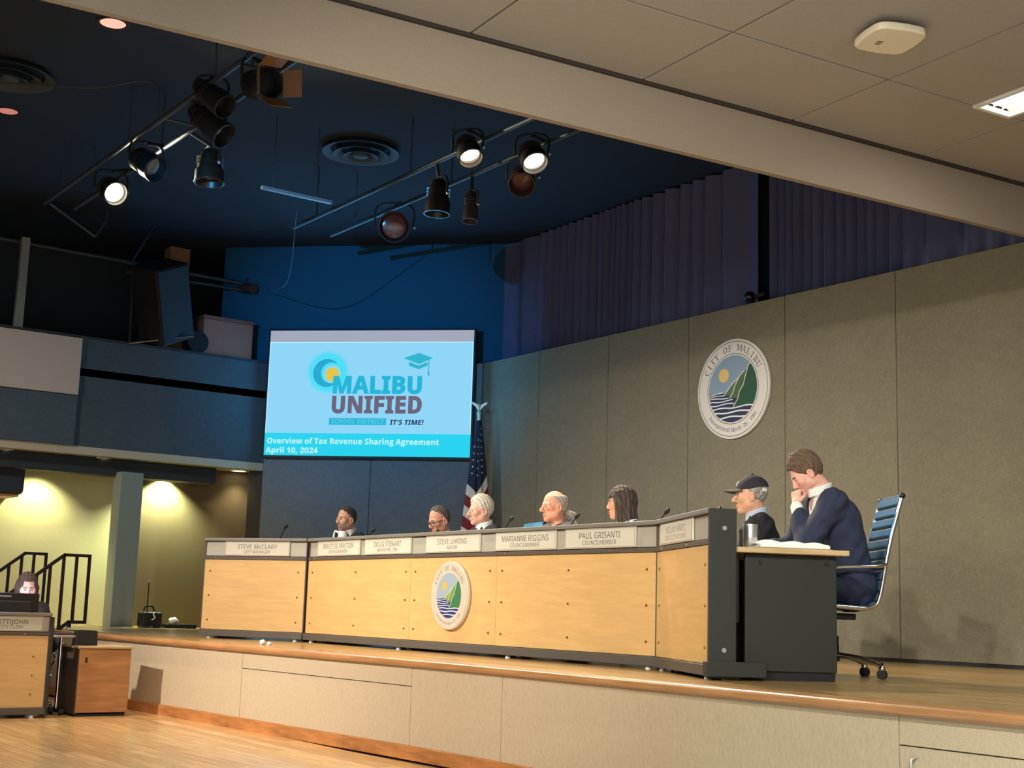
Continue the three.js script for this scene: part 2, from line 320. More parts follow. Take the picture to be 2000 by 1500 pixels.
// front at local z = 0, x from 0 to L, heights given from the base of the unit
function deskUnit(t, L, H, panels, cols, o = {}) {
  const { plinth0 = 0.022, plinth1 = 0.085, wood1 = 0.775, rail1 = 0.805, strip1 = 0.957, depth = 0.15, rows = [0.18, 0.42, 0.66] } = H;
  part('carcass', box(L - 0.02, strip1 - plinth1, depth - 0.04, L / 2, (strip1 + plinth1) / 2, -depth / 2 - 0.015), M.deskGrey, t);
  part('plinth', rbox(L, plinth1 - plinth0, depth + 0.03, 0.004, L / 2, (plinth1 + plinth0) / 2, -depth / 2 + 0.01), M.plinth, t, 'dark plinth along the bottom');
  const joints = panels;
  for (let i = 0; i < joints.length - 1; i++) {
    const a = joints[i] + (i ? 0.0015 : 0.012), b = joints[i + 1] - (i < joints.length - 2 ? 0.0015 : 0.012);
    const p = part('front_panel', T(metreUV(new RoundedBoxGeometry(b - a, wood1 - plinth1 - 0.006, 0.02, 2, 0.002), 1, i * 0.31, i * 0.17), (a + b) / 2, (wood1 + plinth1) / 2, -0.006), M.maple, t, 'maple veneer panel');
    for (const c of cols[i]) for (const y of rows) { const s = part('screw', screwGeo, M.screw, p); s.position.set(c, y, 0.006); }
  }
  const rl = part('rail', rbox(L, rail1 - wood1, 0.05, 0.004, L / 2, (rail1 + wood1) / 2, -0.015), M.railBrown, t, 'dark rail under the name strip');
  for (let x = 0.14; x < L; x += Math.max(0.6, L / 8)) { const s = part('screw', screwGeo, M.steelScrew, rl); s.position.set(x, (rail1 + wood1) / 2, 0.012); s.scale.setScalar(0.7); }
  part('name_strip', rbox(L - 0.02, strip1 - rail1 - 0.01, 0.012, 0.003, L / 2, (strip1 + rail1) / 2, -0.012), M.strip, t, 'pale grey name strip');
  part('top_cap', rbox(L + 0.004, 0.03, depth + 0.03, 0.006, L / 2, strip1 + 0.014, -depth / 2 + 0.012), M.capGrey, t, 'grey top cap');
  part('end_post', box(0.012, strip1 - plinth1, depth, 0.006, (strip1 + plinth1) / 2, -depth / 2 + 0.003), M.railBrown, t);
  part('end_post', box(0.012, strip1 - plinth1, depth, L - 0.006, (strip1 + plinth1) / 2, -depth / 2 + 0.003), M.railBrown, t);
  for (let x = 0.1; x < L; x += (L - 0.2) / Math.max(1, Math.round(L / 1.6))) { const g = part('glide', glideGeo, M.white, t); g.position.set(x, 0, -0.02); const q = part('glide', glideGeo, M.white, t); q.position.set(x, 0, -0.12); }
  if (o.worktop) {
    const [x0, x1] = o.worktop;
    part('worktop', rbox(x1 - x0, 0.03, 0.66, 0.005, (x0 + x1) / 2, 0.745, -depth - 0.33), M.mapleEdge, t, 'maple worktop behind the front');
    for (const x of [x0 + 0.06, x1 - 0.06]) part('leg_panel', box(0.03, 0.73, 0.5, x, 0.365, -depth - 0.3), M.deskGrey, t);
  }
}
const DH = {};
const mainPos = [-12.03, ST, -6.17], wingTurn = -0.4668, wingPos = [-6.955, ST, -6.155];
const dMain = thing('dais_desk', 'long straight middle section of the maple dais bearing a round seal', 'dais', mainPos);
deskUnit(dMain, 5.06, DH, [0, 1.91, 3.19, 5.06], [[0.1, 0.95, 1.83], [1.985, 3.1], [3.265, 4.1, 4.96]], { worktop: [0, 5.06] });
const dLeft = thing('dais_desk', 'angled end section of the maple dais farthest from the wall seal', 'dais', [-13.087, ST, -5.55], 0.5236);
deskUnit(dLeft, 1.21, DH, [0, 1.21], [[0.08, 1.12]], { worktop: [0, 1.15] });
const dRight = thing('dais_desk', 'angled end section of the maple dais with a grey end panel', 'dais', wingPos, wingTurn);
deskUnit(dRight, 1.2, DH, [0, 1.2], [[0.08, 1.12]], {});
{
  const e = part('end_panel', rbox(0.03, 0.975, 0.165, 0.004, 1.215, 0.4975, -0.068), M.deskGrey, dRight, 'dark grey end panel');
  for (const y of [0.87, 0.17]) { const s = part('bolt', (() => { const g = cyl(0.012, 0.014, 0.008, 0, 0, 0, 12); g.rotateZ(Math.PI / 2); return g; })(), M.steelScrew, e); s.position.set(1.233, y, -0.075); }
  part('foot', rbox(0.075, 0.085, 0.36, 0.005, 1.215, 0.062, -0.145), M.deskGrey, dRight, 'grey foot reaching back from the end panel');
}
const sd = thing('side_desk', 'grey ended side desk with maple top where the suited man leans', 'desk', wingPos, wingTurn);
{
  part('worktop', rbox(1.2, 0.032, 0.70, 0.006, 0.6, 0.752, -0.505), M.mapleEdge, sd, 'maple worktop');
  const p = part('end_panel', rbox(0.03, 0.68, 0.565, 0.004, 1.11, 0.392, -0.52), M.deskGrey, sd, 'dark grey side panel');
  for (const z of [-0.33, -0.74]) { const s = part('cap', (() => { const g = cyl(0.014, 0.014, 0.006, 0, 0, 0, 12); g.rotateZ(Math.PI / 2); return g; })(), M.black, p); s.position.set(1.127, 0.685, z); }
  part('plinth', box(0.06, 0.055, 0.5, 1.08, 0.0275, -0.54), M.black, sd);
  part('end_panel', rbox(0.03, 0.735, 0.565, 0.004, 0.05, 0.3675, -0.52), M.deskGrey, sd);
  part('modesty_panel', box(1.02, 0.4, 0.02, 0.58, 0.53, -0.2), M.black, sd);
}
// ---------------------------------------------------------------- nameplates
function plateTex(a, b, bg, ink, asp) {
  return canvasTex(Math.round(144 * asp), 144, (c, w, h) => {
    c.fillStyle = bg; c.fillRect(0, 0, w, h); c.strokeStyle = 'rgba(140,130,110,.8)'; c.lineWidth = 4; c.strokeRect(2, 2, w - 4, h - 4);
    c.fillStyle = ink; c.textAlign = 'center'; c.textBaseline = 'middle';
    let s = 68; c.font = `${s}px sans-serif`; while (c.measureText(a).width > w * 0.8) { s -= 2; c.font = `${s}px sans-serif`; } c.fillText(a, w * 0.5, h * 0.36);
    s = 47; c.font = `${s}px sans-serif`; while (c.measureText(b).width > w * 0.75) { s -= 2; c.font = `${s}px sans-serif`; } c.fillText(b, w * 0.5, h * 0.74);
  });
}
function nameplate(frame, x0, x1, y0, y1, a, b, label, ink) {
  const w = x1 - x0, h = y1 - y0;
  const t = thing('nameplate', label, 'nameplate', frame.position.toArray(), frame.rotation.y, 'nameplates along the dais and the clerk desk');
  t.translateX((x0 + x1) / 2); t.position.y += y0; t.translateZ(0.003);
  part('plate', rbox(w, h, 0.014, 0.004, 0, h / 2, 0), M.plateMetal, t);
  part('lettering', T(new THREE.PlaneGeometry(w - 0.012, h - 0.012), 0, h / 2, 0.0078), mat(0xdedede, 0.55, { map: plateTex(a, b, '#dcd5c3', ink, w / h) }), t);
}
const PY = [0.812, 0.955];
nameplate(dLeft, 0.25, 1.01, ...PY, 'STEVE McCLARY', 'CITY MANAGER', 'cream nameplate on the angled dais end, its printed title CITY MANAGER', '#57534c');
[[-11.842, -11.022, 'BRUCE SILVERSTEIN', 'COUNCILMEMBER', 'cream nameplate in front of the bearded man'],
 [-10.932, -10.13, 'DOUG STEWART', 'MAYOR PRO TEM', 'cream nameplate printed MAYOR PRO TEM'],
 [-9.894, -9.079, 'STEVE UHRING', 'MAYOR', 'cream nameplate above the dais seal, its title just MAYOR'],
 [-8.867, -8.087, 'MARIANNE RIGGINS', 'COUNCILMEMBER', 'cream nameplate in front of the balding man with a ponytail'],
 [-7.976, -7.188, 'PAUL GRISANTI', 'COUNCILMEMBER', 'cream nameplate in front of the long-haired woman on the dais']]
  .forEach(([a, b, n, ti, lab]) => nameplate(dMain, a + 12.03, b + 12.03, ...PY, n, ti, lab, '#514c42'));
nameplate(dRight, 0.1, 0.86, ...PY, 'KELLAN MARTZ', 'DEPUTY CITY ATTORNEY', 'faint lettered cream nameplate on the dais end nearest the side desk', '#8b8577');

// ---------------------------------------------------------------- seals
const sealTex = (night) => canvasTex(1024, 1024, (c, w) => {
  const R = w / 2; c.translate(R, R);
  const P = night ? { ring: '#e6e1d8', sky: '#8ba3b8', sun: '#e9c873', h1: '#5e7146', h2: '#4f6b3c', h3: '#1f5236', sea: '#222c52', ink: '#3c3c44' } : { ring: '#dfd3bf', sky: '#a9bccb', sun: '#e8c25c', h1: '#8faa50', h2: '#7da048', h3: '#3a8050', sea: '#24337f', ink: '#76695a' };
  c.fillStyle = P.ring; c.beginPath(); c.arc(0, 0, R, 0, 7); c.fill();
  c.strokeStyle = P.ink; c.lineWidth = 6; if (night) { c.beginPath(); c.arc(0, 0, R * 0.955, 0, 7); c.stroke(); c.beginPath(); c.arc(0, 0, R * 0.71, 0, 7); c.stroke(); }
  c.save(); c.beginPath(); c.arc(0, 0, R * 0.675, 0, 7); c.clip();
  c.fillStyle = P.sky; c.fillRect(-R, -R, 2 * R, 2 * R);
  c.fillStyle = P.sun; c.beginPath(); c.arc(-R * 0.25, -R * 0.29, R * 0.14, 0, 7); c.fill();
  c.fillStyle = P.sea; c.fillRect(-R, R * 0.06, 2 * R, R);
  c.strokeStyle = '#f4f3ee'; c.lineWidth = 9; c.lineJoin = 'round';
  const hill = (col, pts) => { c.fillStyle = col; c.beginPath(); pts.forEach((p, i) => i ? c.lineTo(p[0] * R, p[1] * R) : c.moveTo(p[0] * R, p[1] * R)); c.closePath(); c.fill(); c.beginPath(); pts.slice(0, -2).forEach((p, i) => i ? c.lineTo(p[0] * R, p[1] * R) : c.moveTo(p[0] * R, p[1] * R)); c.stroke(); };
  hill(P.h1, [[-0.26, 0.13], [-0.1, -0.02], [0.05, -0.14], [0.16, -0.2], [0.3, -0.2], [0.3, 0.13]]);
  hill(P.h2, [[-0.1, 0.19], [0.0, 0.1], [0.08, -0.08], [0.2, -0.24], [0.34, -0.34], [0.45, -0.35], [0.45, 0.2]]);
  hill(P.h3, [[0.02, 0.37], [0.14, 0.22], [0.2, 0.06], [0.3, -0.05], [0.36, -0.24], [0.43, -0.42], [0.5, -0.48], [0.58, -0.46], [0.9, -0.2], [0.9, 0.34]]);
  const wave = (y, x1, lw) => { c.lineWidth = lw; c.beginPath(); for (let x = -0.72; x <= x1; x += 0.04) { const yy = y + 0.012 * Math.sin(x * 9 + y * 20); x > -0.71 ? c.lineTo(x * R, yy * R) : c.moveTo(x * R, yy * R); } c.stroke(); };
  for (const [y, x1, lw] of [[0.07, -0.2, 9], [0.12, -0.22, 9], [0.17, -0.1, 10], [0.23, 0.02, 11], [0.3, 0.05, 12], [0.38, 0.75, 14], [0.47, 0.75, 16], [0.57, 0.75, 16]]) wave(y, x1, lw);
  c.restore();
  const arc = (txt, r, a0, a1, font, up) => {
    c.font = font; c.fillStyle = P.ink; c.textAlign = 'center'; c.textBaseline = 'middle';
    [...txt].forEach((ch, i) => { const a = lerp(a0, a1, i / (txt.length - 1)); c.save(); c.rotate(a); c.translate(0, up ? -r : r); c.fillText(ch, 0, 0); c.restore(); });
  };
  arc('CITY OF MALIBU', R * 0.825, -1.08, 1.05, '92px serif', true);
  arc('Incorporated March 28, 1991', R * 0.83, 0.86, -0.86, '58px serif', false);
});
function seal(pos, d, label, night) {
  const t = thing('seal_plaque', label, 'seal', pos), r = d / 2;
  const g = lathe([[0, -0.018], [r - 0.004, -0.018], [r, -0.014], [r, 0.008], [r - 0.006, 0.014], [0, 0.014]], 72); g.rotateX(Math.PI / 2);
  part('disc', g, mat(night ? 0xe0dcd2 : 0xcfc6b6, 0.6), t); part('emblem', T(new THREE.CircleGeometry(r - 0.006, 72), 0, 0, 0.0155), mat(night ? 0xf2f2f2 : 0xcfcfcf, 0.6, { map: sealTex(night) }), t);
}
seal([-11.62 * 0.9 - 0.005, 3.452, ZW + 0.02], 1.085, 'large round city seal mounted on the taupe back wall', true);
seal([-9.458, 1.143, -6.17 + 0.026], 0.55, 'small round city seal fixed to the front of the dais', false);

// ---------------------------------------------------------------- projection screen and projector
{
  const W = 2.9, y0 = 3.05, y1 = 4.8, hs = 0.16, cx = -1.572;
  const t = thing('projection_screen', 'bright projection screen showing a blue title slide', 'screen', [-15.294, 0, ZW], Math.PI / 4);
  part('case', rbox(W + 0.06, y1 - y0 + 0.07, 0.06, 0.01, cx, (y0 + y1) / 2 - 0.005, 0.06), M.black, t, 'black border of the screen');
  part('blank_strip', box(W, hs, 0.012, cx, y1 - hs / 2, 0.096), mat(0x777777, 0.9, { emissive: 0xb2afbe, emissiveIntensity: 0.58 }), t, 'plain grey bar along the top of the screen, its brightness put in as glow');  // blank screen bar; the brightness falling on it is put in as emission
  const tex = canvasTex(1536, 844, (c, w, h) => {
    c.fillStyle = '#8fd6f8'; c.fillRect(0, 0, w, h); c.lineWidth = 8; c.strokeStyle = '#b4ecfb'; c.strokeRect(4, 4, w - 8, h - 8);
    c.fillStyle = '#27d3ee'; c.fillRect(0, h * 0.805, w, h * 0.2);
    const g = c.createRadialGradient(455, 225, 60, 455, 225, 165); g.addColorStop(0, 'rgba(60,225,246,.95)'); g.addColorStop(0.7, 'rgba(60,225,246,.75)'); g.addColorStop(1, 'rgba(90,222,246,0)'); c.fillStyle = g; c.fillRect(250, 40, 420, 380);
    c.fillStyle = '#2aa9cf'; c.beginPath(); c.arc(447, 233, 104, 0.32 * Math.PI, 1.72 * Math.PI); c.arc(480, 232, 78, 1.68 * Math.PI, 0.42 * Math.PI, true); c.closePath(); c.fill();
    c.fillStyle = '#8fd6f8'; c.beginPath(); c.arc(487, 240, 66, 0, 7); c.fill(); c.fillStyle = '#e6c542'; c.beginPath(); c.arc(488, 243, 52, 0, 7); c.fill();
    c.textAlign = 'left'; c.textBaseline = 'alphabetic';
    const fit = (s, x, y, wd, size, font) => { c.font = `bold ${size}px ${font}`; const k = wd / c.measureText(s).width; c.save(); c.translate(x, y); c.scale(k, 1); c.fillText(s, 0, 0); c.strokeText(s, 0, 0); c.restore(); };
    c.fillStyle = '#22b6d8'; c.strokeStyle = '#22b6d8'; c.lineWidth = 8; fit('MALIBU', 486, 382, 690, 172, 'sans-serif');
    c.fillStyle = '#6d6478'; c.strokeStyle = '#6d6478'; fit('UNIFIED', 486, 527, 690, 170, 'sans-serif');
    c.fillStyle = '#22b6d8'; c.fillRect(482, 566, 428, 50); c.lineWidth = 1; c.fillStyle = '#59c9e0'; c.strokeStyle = '#59c9e0'; fit('SCHOOL DISTRICT', 498, 606, 396, 42, 'sans-serif');
    c.fillStyle = '#1e2f4f'; c.strokeStyle = '#1e2f4f'; c.save(); c.translate(930, 612); c.transform(1, 0, -0.18, 1, 0, 0); fit("IT'S TIME!", 6, 0, 250, 50, 'sans-serif'); c.restore();
    c.fillStyle = '#31b5cf'; c.beginPath(); c.moveTo(1020, 122); c.lineTo(1136, 84); c.lineTo(1240, 122); c.lineTo(1136, 166); c.closePath(); c.fill();
    c.beginPath(); c.moveTo(1062, 150); c.lineTo(1136, 178); c.lineTo(1200, 150); c.lineTo(1200, 178); c.lineTo(1136, 204); c.lineTo(1062, 178); c.closePath(); c.fill(); c.fillRect(1206, 130, 7, 70); c.beginPath(); c.moveTo(1209, 170); c.lineTo(1218, 250); c.lineTo(1203, 250); c.closePath(); c.fill();
    c.fillStyle = '#b9f2fb'; c.strokeStyle = '#b9f2fb'; c.lineWidth = 1.5; fit('Overview of Tax Revenue Sharing Agreement', 18, 757, 1290, 58, 'sans-serif'); fit('April 10, 2024', 14, 826, 395, 58, 'sans-serif');
  });
  part('picture', T(new THREE.PlaneGeometry(W, y1 - hs - y0), cx, (y0 + y1 - hs) / 2, 0.103), new THREE.MeshStandardMaterial({ color: 0x111111, roughness: 1, emissive: 0xffffff, emissiveMap: tex, emissiveIntensity: 0.76 }), t, 'projected blue title slide');
  part('picture_backing', box(W, y1 - hs - y0, 0.01, cx, (y0 + y1 - hs) / 2, 0.096), M.white, t);
  const l = new THREE.RectAreaLight(0x49b4ff, SCREEN_NITS, W, y1 - hs - y0); l.position.set(cx, (y0 + y1 - hs) / 2, 0.13); l.rotation.y = Math.PI; t.add(l);
}
{
  const t = thing('projector', 'white ceiling projector hung out of view over the hall', 'projector', [-8.3, 4.15, -1.1], Math.PI / 4 + Math.PI);
  part('body', rbox(0.45, 0.16, 0.36, 0.02), M.white, t); part('lens', (g => { g.rotateX(Math.PI / 2); return T(g, 0.08, 0, 0.2); })(cyl(0.05, 0.055, 0.06)), M.black, t); part('pole', cyl(0.02, 0.02, 1.88, 0, 1.01, 0), M.pipe, t);
  const s = new THREE.SpotLight(0x2fb4ff, 170, 0, 0.26, 1.0, 2); s.position.set(0.08, 0, 0.26); s.target.position.set(0.08, 0.2, 12); t.add(s, s.target); s.castShadow = true;
}
// ---------------------------------------------------------------- flag
{
  const t = thing('flag', 'furled United States flag on a pole in the wall corner', 'flag', [-14.797, ST, -9.96], 0.95);
  part('base', lathe([[0, 0], [0.17, 0], [0.17, 0.02], [0.12, 0.05], [0.03, 0.07], [0, 0.07]], 28), M.black, t);
  part('pole', cyl(0.014, 0.014, 2.86, 0, 1.43, 0, 14), M.mapleEdge, t);
  part('collar', lathe([[0.02, 2.78], [0.026, 2.8], [0.02, 2.86], [0.028, 2.9], [0.012, 2.94], [0, 2.95]], 16), mat(0xd6d8c8, 0.4, { metalness: 0.4 }), t);
  const wing = (s) => { const sh = new THREE.Shape(); sh.moveTo(0, 0); sh.quadraticCurveTo(0.03 * s, 0.06, 0.1 * s, 0.075); sh.lineTo(0.095 * s, 0.05); sh.quadraticCurveTo(0.05 * s, 0.03, 0.015 * s, -0.03); sh.closePath(); const g = new THREE.ExtrudeGeometry(sh, { depth: 0.012, bevelEnabled: true, bevelSize: 0.003, bevelThickness: 0.003, bevelSegments: 2 }); return T(g, 0, 2.97, -0.006); };
  const eb = new THREE.SphereGeometry(0.02, 14, 10); eb.scale(0.8, 2.0, 0.8); T(eb, 0, 2.965, 0); const eh = new THREE.SphereGeometry(0.012, 12, 8); T(eh, -0.008, 3.01, 0.01);
  part('finial', merge([wing(1), wing(-1), eb, eh]), mat(0xcfd3bf, 0.35, { metalness: 0.5 }), t, 'pale metal eagle finial');
  const tex = canvasTex(512, 1024, (c, w, h) => {
    const half = (x0, flip) => {
      c.save(); c.beginPath(); c.rect(x0, 0, 256, h); c.clip(); c.translate(x0 + (flip ? 256 : 0), 0); if (flip) c.scale(-1, 1);
      const X = s => (s + 1) * 128, Y = tt => tt * h;
      const bnd = s => s < -0.05 ? 0.574 + 0.066 * (s + 1) / 0.95 : 0.64 - 0.18 * (s + 0.05) / 1.05;
      for (let k = 0; k < 8; k++) { c.fillStyle = k % 2 ? '#7d1f2b' : '#ded8d2'; c.beginPath(); c.moveTo(X(-1), Y(bnd(-1) + k * 0.095)); c.lineTo(X(-0.05), Y(bnd(-0.05) + k * 0.095)); c.lineTo(X(1), Y(bnd(1) + k * 0.095)); c.lineTo(X(1), h); c.lineTo(X(-1), h); c.closePath(); c.fill(); }
      c.fillStyle = '#16233f'; c.beginPath(); c.moveTo(0, 0); c.lineTo(256, 0); c.lineTo(256, Y(bnd(1))); c.lineTo(X(-0.05), Y(0.64)); c.lineTo(0, Y(bnd(-1))); c.closePath(); c.fill();
      c.fillStyle = '#e6e4e2';
      const star = (s, tt, r) => { c.beginPath(); for (let i = 0; i < 10; i++) { const a = -Math.PI / 2 + i * Math.PI / 5, q = i % 2 ? r * 0.45 : r; i ? c.lineTo(X(s) + q * Math.cos(a) * 1.5, Y(tt) + q * Math.sin(a)) : c.moveTo(X(s) + q * Math.cos(a) * 1.5, Y(tt) + q * Math.sin(a)); } c.fill(); };
      for (let k = 0; k < 8; k++) { star(0.5, 0.07 + k * 0.054, 11); if (k > 1) star(-0.02, 0.05 + k * 0.062, 10); if (k > 2) star(-0.6, 0.06 + k * 0.06, 11); }
      c.restore();
    };
    half(0, false); half(256, true);
  });
  const nu = 96, nv = 40, pos = [], uv = [], idx = [];
  for (let j = 0; j <= nv; j++) {
    const tt = j / nv, y = 2.8 - tt * 1.5, w = 0.035 + 0.17 * Math.pow(tt, 0.9), d = 0.028 + 0.085 * tt;
    for (let i = 0; i <= nu; i++) {
      const u = i / nu, a = Math.PI - u * 2 * Math.PI; const fold = 1 + 0.16 * Math.sin(a * 7 + tt * 1.5) * Math.min(1, tt * 3) + 0.06 * Math.sin(a * 13 + 1);
      const s = u < 0.5 ? u * 4 - 1 : 3 - u * 4;
      const x = w * s * (0.93 + 0.07 * fold), z = d * Math.sin(a) * fold + (u < 0.5 ? -0.03 * Math.exp(-Math.pow((s + 0.05) / 0.12, 2)) * tt : 0);
      pos.push(x + 0.012 * tt, y - 0.05 * tt * Math.cos(a), z + 0.015); uv.push(u, 1 - tt);
    }
  }
  for (let j = 0; j < nv; j++) for (let i = 0; i < nu; i++) { const a = j * (nu + 1) + i, b = a + nu + 1; idx.push(a, b, a + 1, b, b + 1, a + 1); }
  const g = new THREE.BufferGeometry(); g.setAttribute('position', new THREE.Float32BufferAttribute(pos, 3)); g.setAttribute('uv', new THREE.Float32BufferAttribute(uv, 2)); g.setIndex(idx); g.computeVertexNormals();
  part('cloth', g, mat(0xffffff, 0.75, { map: tex, side: THREE.DoubleSide }), t, 'draped stars and stripes cloth');
}
// ---------------------------------------------------------------- curtains over the back wall
function curtain(x0, x1, label) {
  const n = Math.round((x1 - x0) / 0.014), rows = 10, pos = [], idx = [], uv = [];
  const ph = rnd() * 9; const f = []; let acc = 0; for (let i = 0; i <= n; i++) { acc += 0.014 * (34 + 16 * Math.sin(i * 0.021 + ph) + 9 * Math.sin(i * 0.063 + ph * 2)); f.push(acc); }
  for (let j = 0; j <= rows; j++) for (let i = 0; i <= n; i++) {
    const t = j / rows, x = x0 + (x1 - x0) * i / n, y = lerp(WT - 0.02, VC - 0.02, t), a = f[i] + 0.35 * Math.sin(i * 0.013 + t * 1.4);
    const amp = 0.045 + 0.02 * Math.sin(i * 0.017 + ph); const z = ZW - 0.33 + amp * (Math.sin(a) + 0.32 * Math.sin(2 * a + 0.8) + 0.2 * Math.sin(a * 0.37 + 1));
    pos.push(x + 0.012 * Math.cos(a), y, z); uv.push(x, y);
  }
  for (let j = 0; j < rows; j++) for (let i = 0; i < n; i++) { const a = j * (n + 1) + i, b = a + n + 1; idx.push(a, a + 1, b, b, a + 1, b + 1); }
  const g = new THREE.BufferGeometry(); g.setAttribute('position', new THREE.Float32BufferAttribute(pos, 3)); g.setAttribute('uv', new THREE.Float32BufferAttribute(uv, 2)); g.setIndex(idx); g.computeVertexNormals();
  const m = M.curtain; m.side = THREE.DoubleSide;
  solo('curtain', g, m, label, 'curtain', [0, 0, 0], 0, 'dark pleated curtains over the back wall');
}
curtain(-15.3, -10.42, 'dark purple pleated curtain beside the projection screen');
curtain(-10.22, -6.95, 'dark purple pleated curtain above and right of the wall seal');
curtain(-6.95, -3.0, 'dark purple pleated curtain at the right end under the bulkhead');
{
  const t = thing('pan_camera', 'small dark round camera sitting on the back wall ledge', 'camera', [-10.35, WT + 0.005, ZW - 0.11]);
  part('base', cyl(0.05, 0.06, 0.05, 0, 0.025, 0), M.black, t); const g = new THREE.SphereGeometry(0.065, 20, 14); part('head', T(g, 0, 0.1, 0), M.blackGloss, t); part('bracket', box(0.16, 0.04, 0.04, 0.12, 0.1, -0.02), M.black, t);
}
// ---------------------------------------------------------------- ceiling things over the audience
{
  const q = bulk(1.235 + 0.923, 0.9 + 0.6175), ang = Math.atan2(BH.d[0], -BH.d[1]);
  const mk = (x, z, label, nits = TROFFER_NITS) => {
    const t = thing('ceiling_light', label, 'light', [x, TC, z], -ang, 'recessed fluorescent lights in the tiled ceiling');
    part('frame', merge([box(1.235, 0.035, 0.03, 0, 0.0, 0.155), box(1.235, 0.035, 0.03, 0, 0.0, -0.155), box(0.03, 0.035, 0.28, 0.602, 0.0, 0), box(0.03, 0.035, 0.28, -0.602, 0.0, 0)]), mat(0xe6e6da, 0.5), t, 'white metal frame');
    part('pan', box(1.18, 0.02, 0.28, 0, 0.07, 0), mat(0xdcdcd2, 0.6), t);
    const rf = part('reflector', merge([(g => { g.rotateX(0.7); return T(g, 0, 0.035, 0.115); })(box(1.17, 0.008, 0.09)), (g => { g.rotateX(-0.7); return T(g, 0, 0.035, -0.115); })(box(1.17, 0.008, 0.09))]), mat(0xe6e6da, 0.5), t);
    part('lamp', box(1.12, 0.02, 0.2, 0, 0.03, 0), new THREE.MeshStandardMaterial({ color: 0x999999, emissive: TROFFER_COL, emissiveIntensity: 7 }), t, 'glowing lamp cover');
    part('louvre', merge([box(1.12, 0.02, 0.006, 0, 0.011, 0.04), box(1.12, 0.02, 0.006, 0, 0.011, -0.04)]), mat(0xbfc0b8, 0.5), t);
    const l = new THREE.RectAreaLight(TROFFER_COL, nits, 1.1, 0.24); l.rotation.x = -Math.PI / 2; l.position.set(0, -0.022, 0); t.add(l);
  };
  mk(q[0], q[1], 'bright fluorescent ceiling light at the right edge of the tiles');
  for (const [s, o, lab] of [[-4.0, 6.45, 'unseen ceiling light to the right of the camera'], [-9.0, 6.45, 'unseen ceiling light at the back of the hall'], [-4.0, 8.92, 'unseen ceiling light along the far right wall'], [-9.0, 8.92, 'unseen ceiling light in the far right corner']]) { const c = bulk(s, o); mk(c[0], c[1], lab, TROFFER_FAR); }
}
{
  const t = thing('wireless_access_point', 'white rounded square device mounted under the ceiling tiles', 'device', [-4.76, TC, -5.9], -0.35);
  part('stem', cyl(0.06, 0.07, 0.05, 0, -0.02, 0), M.vent, t);
  const sh = new THREE.Shape(), a = 0.15, r = 0.075; sh.moveTo(-a + r, -a); sh.quadraticCurveTo(0, -a - 0.012, a - r, -a); sh.quadraticCurveTo(a, -a, a, -a + r); sh.quadraticCurveTo(a + 0.012, 0, a, a - r); sh.quadraticCurveTo(a, a, a - r, a); sh.quadraticCurveTo(0, a + 0.012, -a + r, a); sh.quadraticCurveTo(-a, a, -a, a - r); sh.quadraticCurveTo(-a - 0.012, 0, -a, -a + r); sh.quadraticCurveTo(-a, -a, -a + r, -a);
  const g = new THREE.ExtrudeGeometry(sh, { depth: 0.02, bevelEnabled: true, bevelSize: 0.012, bevelThickness: 0.012, bevelSegments: 4, curveSegments: 10 }); g.rotateX(Math.PI / 2);
  part('shell', T(g, 0, -0.05, 0), mat(0xe8dcc0, 0.5), t);
  part('mark', merge([box(0.008, 0.002, 0.03, -0.05, -0.0835, 0.05), box(0.008, 0.002, 0.03, -0.03, -0.0835, 0.05), box(0.008, 0.002, 0.03, -0.01, -0.0835, 0.05), box(0.03, 0.002, 0.006, -0.03, -0.0835, 0.065)]), mat(0x6f6a58, 0.6), t, 'small grey logo mark');
}
// ---------------------------------------------------------------- theatre rigging over the stage
function rigPipe(z, y, x0, x1, label) { const t = thing('lighting_pipe', label, 'pipe', [0, 0, 0]); part('tube', bar([x0, y, z], [x1, y, z], 0.024, 12), M.pipe, t); for (let x = x0 + 0.6; x < x1; x += 2.1) part('hanger', bar([x, y, z], [x, VC + 0.02, z], 0.01, 8), M.pipe, t); return t; }
rigPipe(-4.72, 5.5, -15.6, -7.2, 'front lighting pipe carrying the brightest lamp, nearer the wall');
rigPipe(-4.38, 5.5, -15.6, -7.2, 'front lighting pipe nearest the audience');
rigPipe(-7.04, 5.5, -14.6, -6.6, 'rear lighting pipe on the audience side above the dais');
rigPipe(-7.55, 5.5, -14.6, -6.6, 'rear lighting pipe closest to the curtains');
{
  const t = thing('ladder_rungs', 'short grey cross bars tying the two front pipes together', 'cross bars'); for (const x of [-12.0, -11.4, -10.3, -9.6]) part('rung', bar([x, 5.5, -4.72], [x, 5.5, -4.38], 0.014, 8), M.pipe, t);
  const b = thing('lighting_batten', 'pale horizontal batten hanging under the black ceiling', 'batten'); part('bar', rbox(0.05, 0.035, 0.82, 0.005, -12.77, 5.3, -6.18), mat(0x86939b, 0.5, { metalness: 0.3 }), b); for (const z of [-5.9, -6.4]) part('hanger', bar([-12.77, 5.3, z], [-12.77, VC + 0.02, z], 0.006, 6), M.pipe, b);
}
const up = V(0, 1, 0);
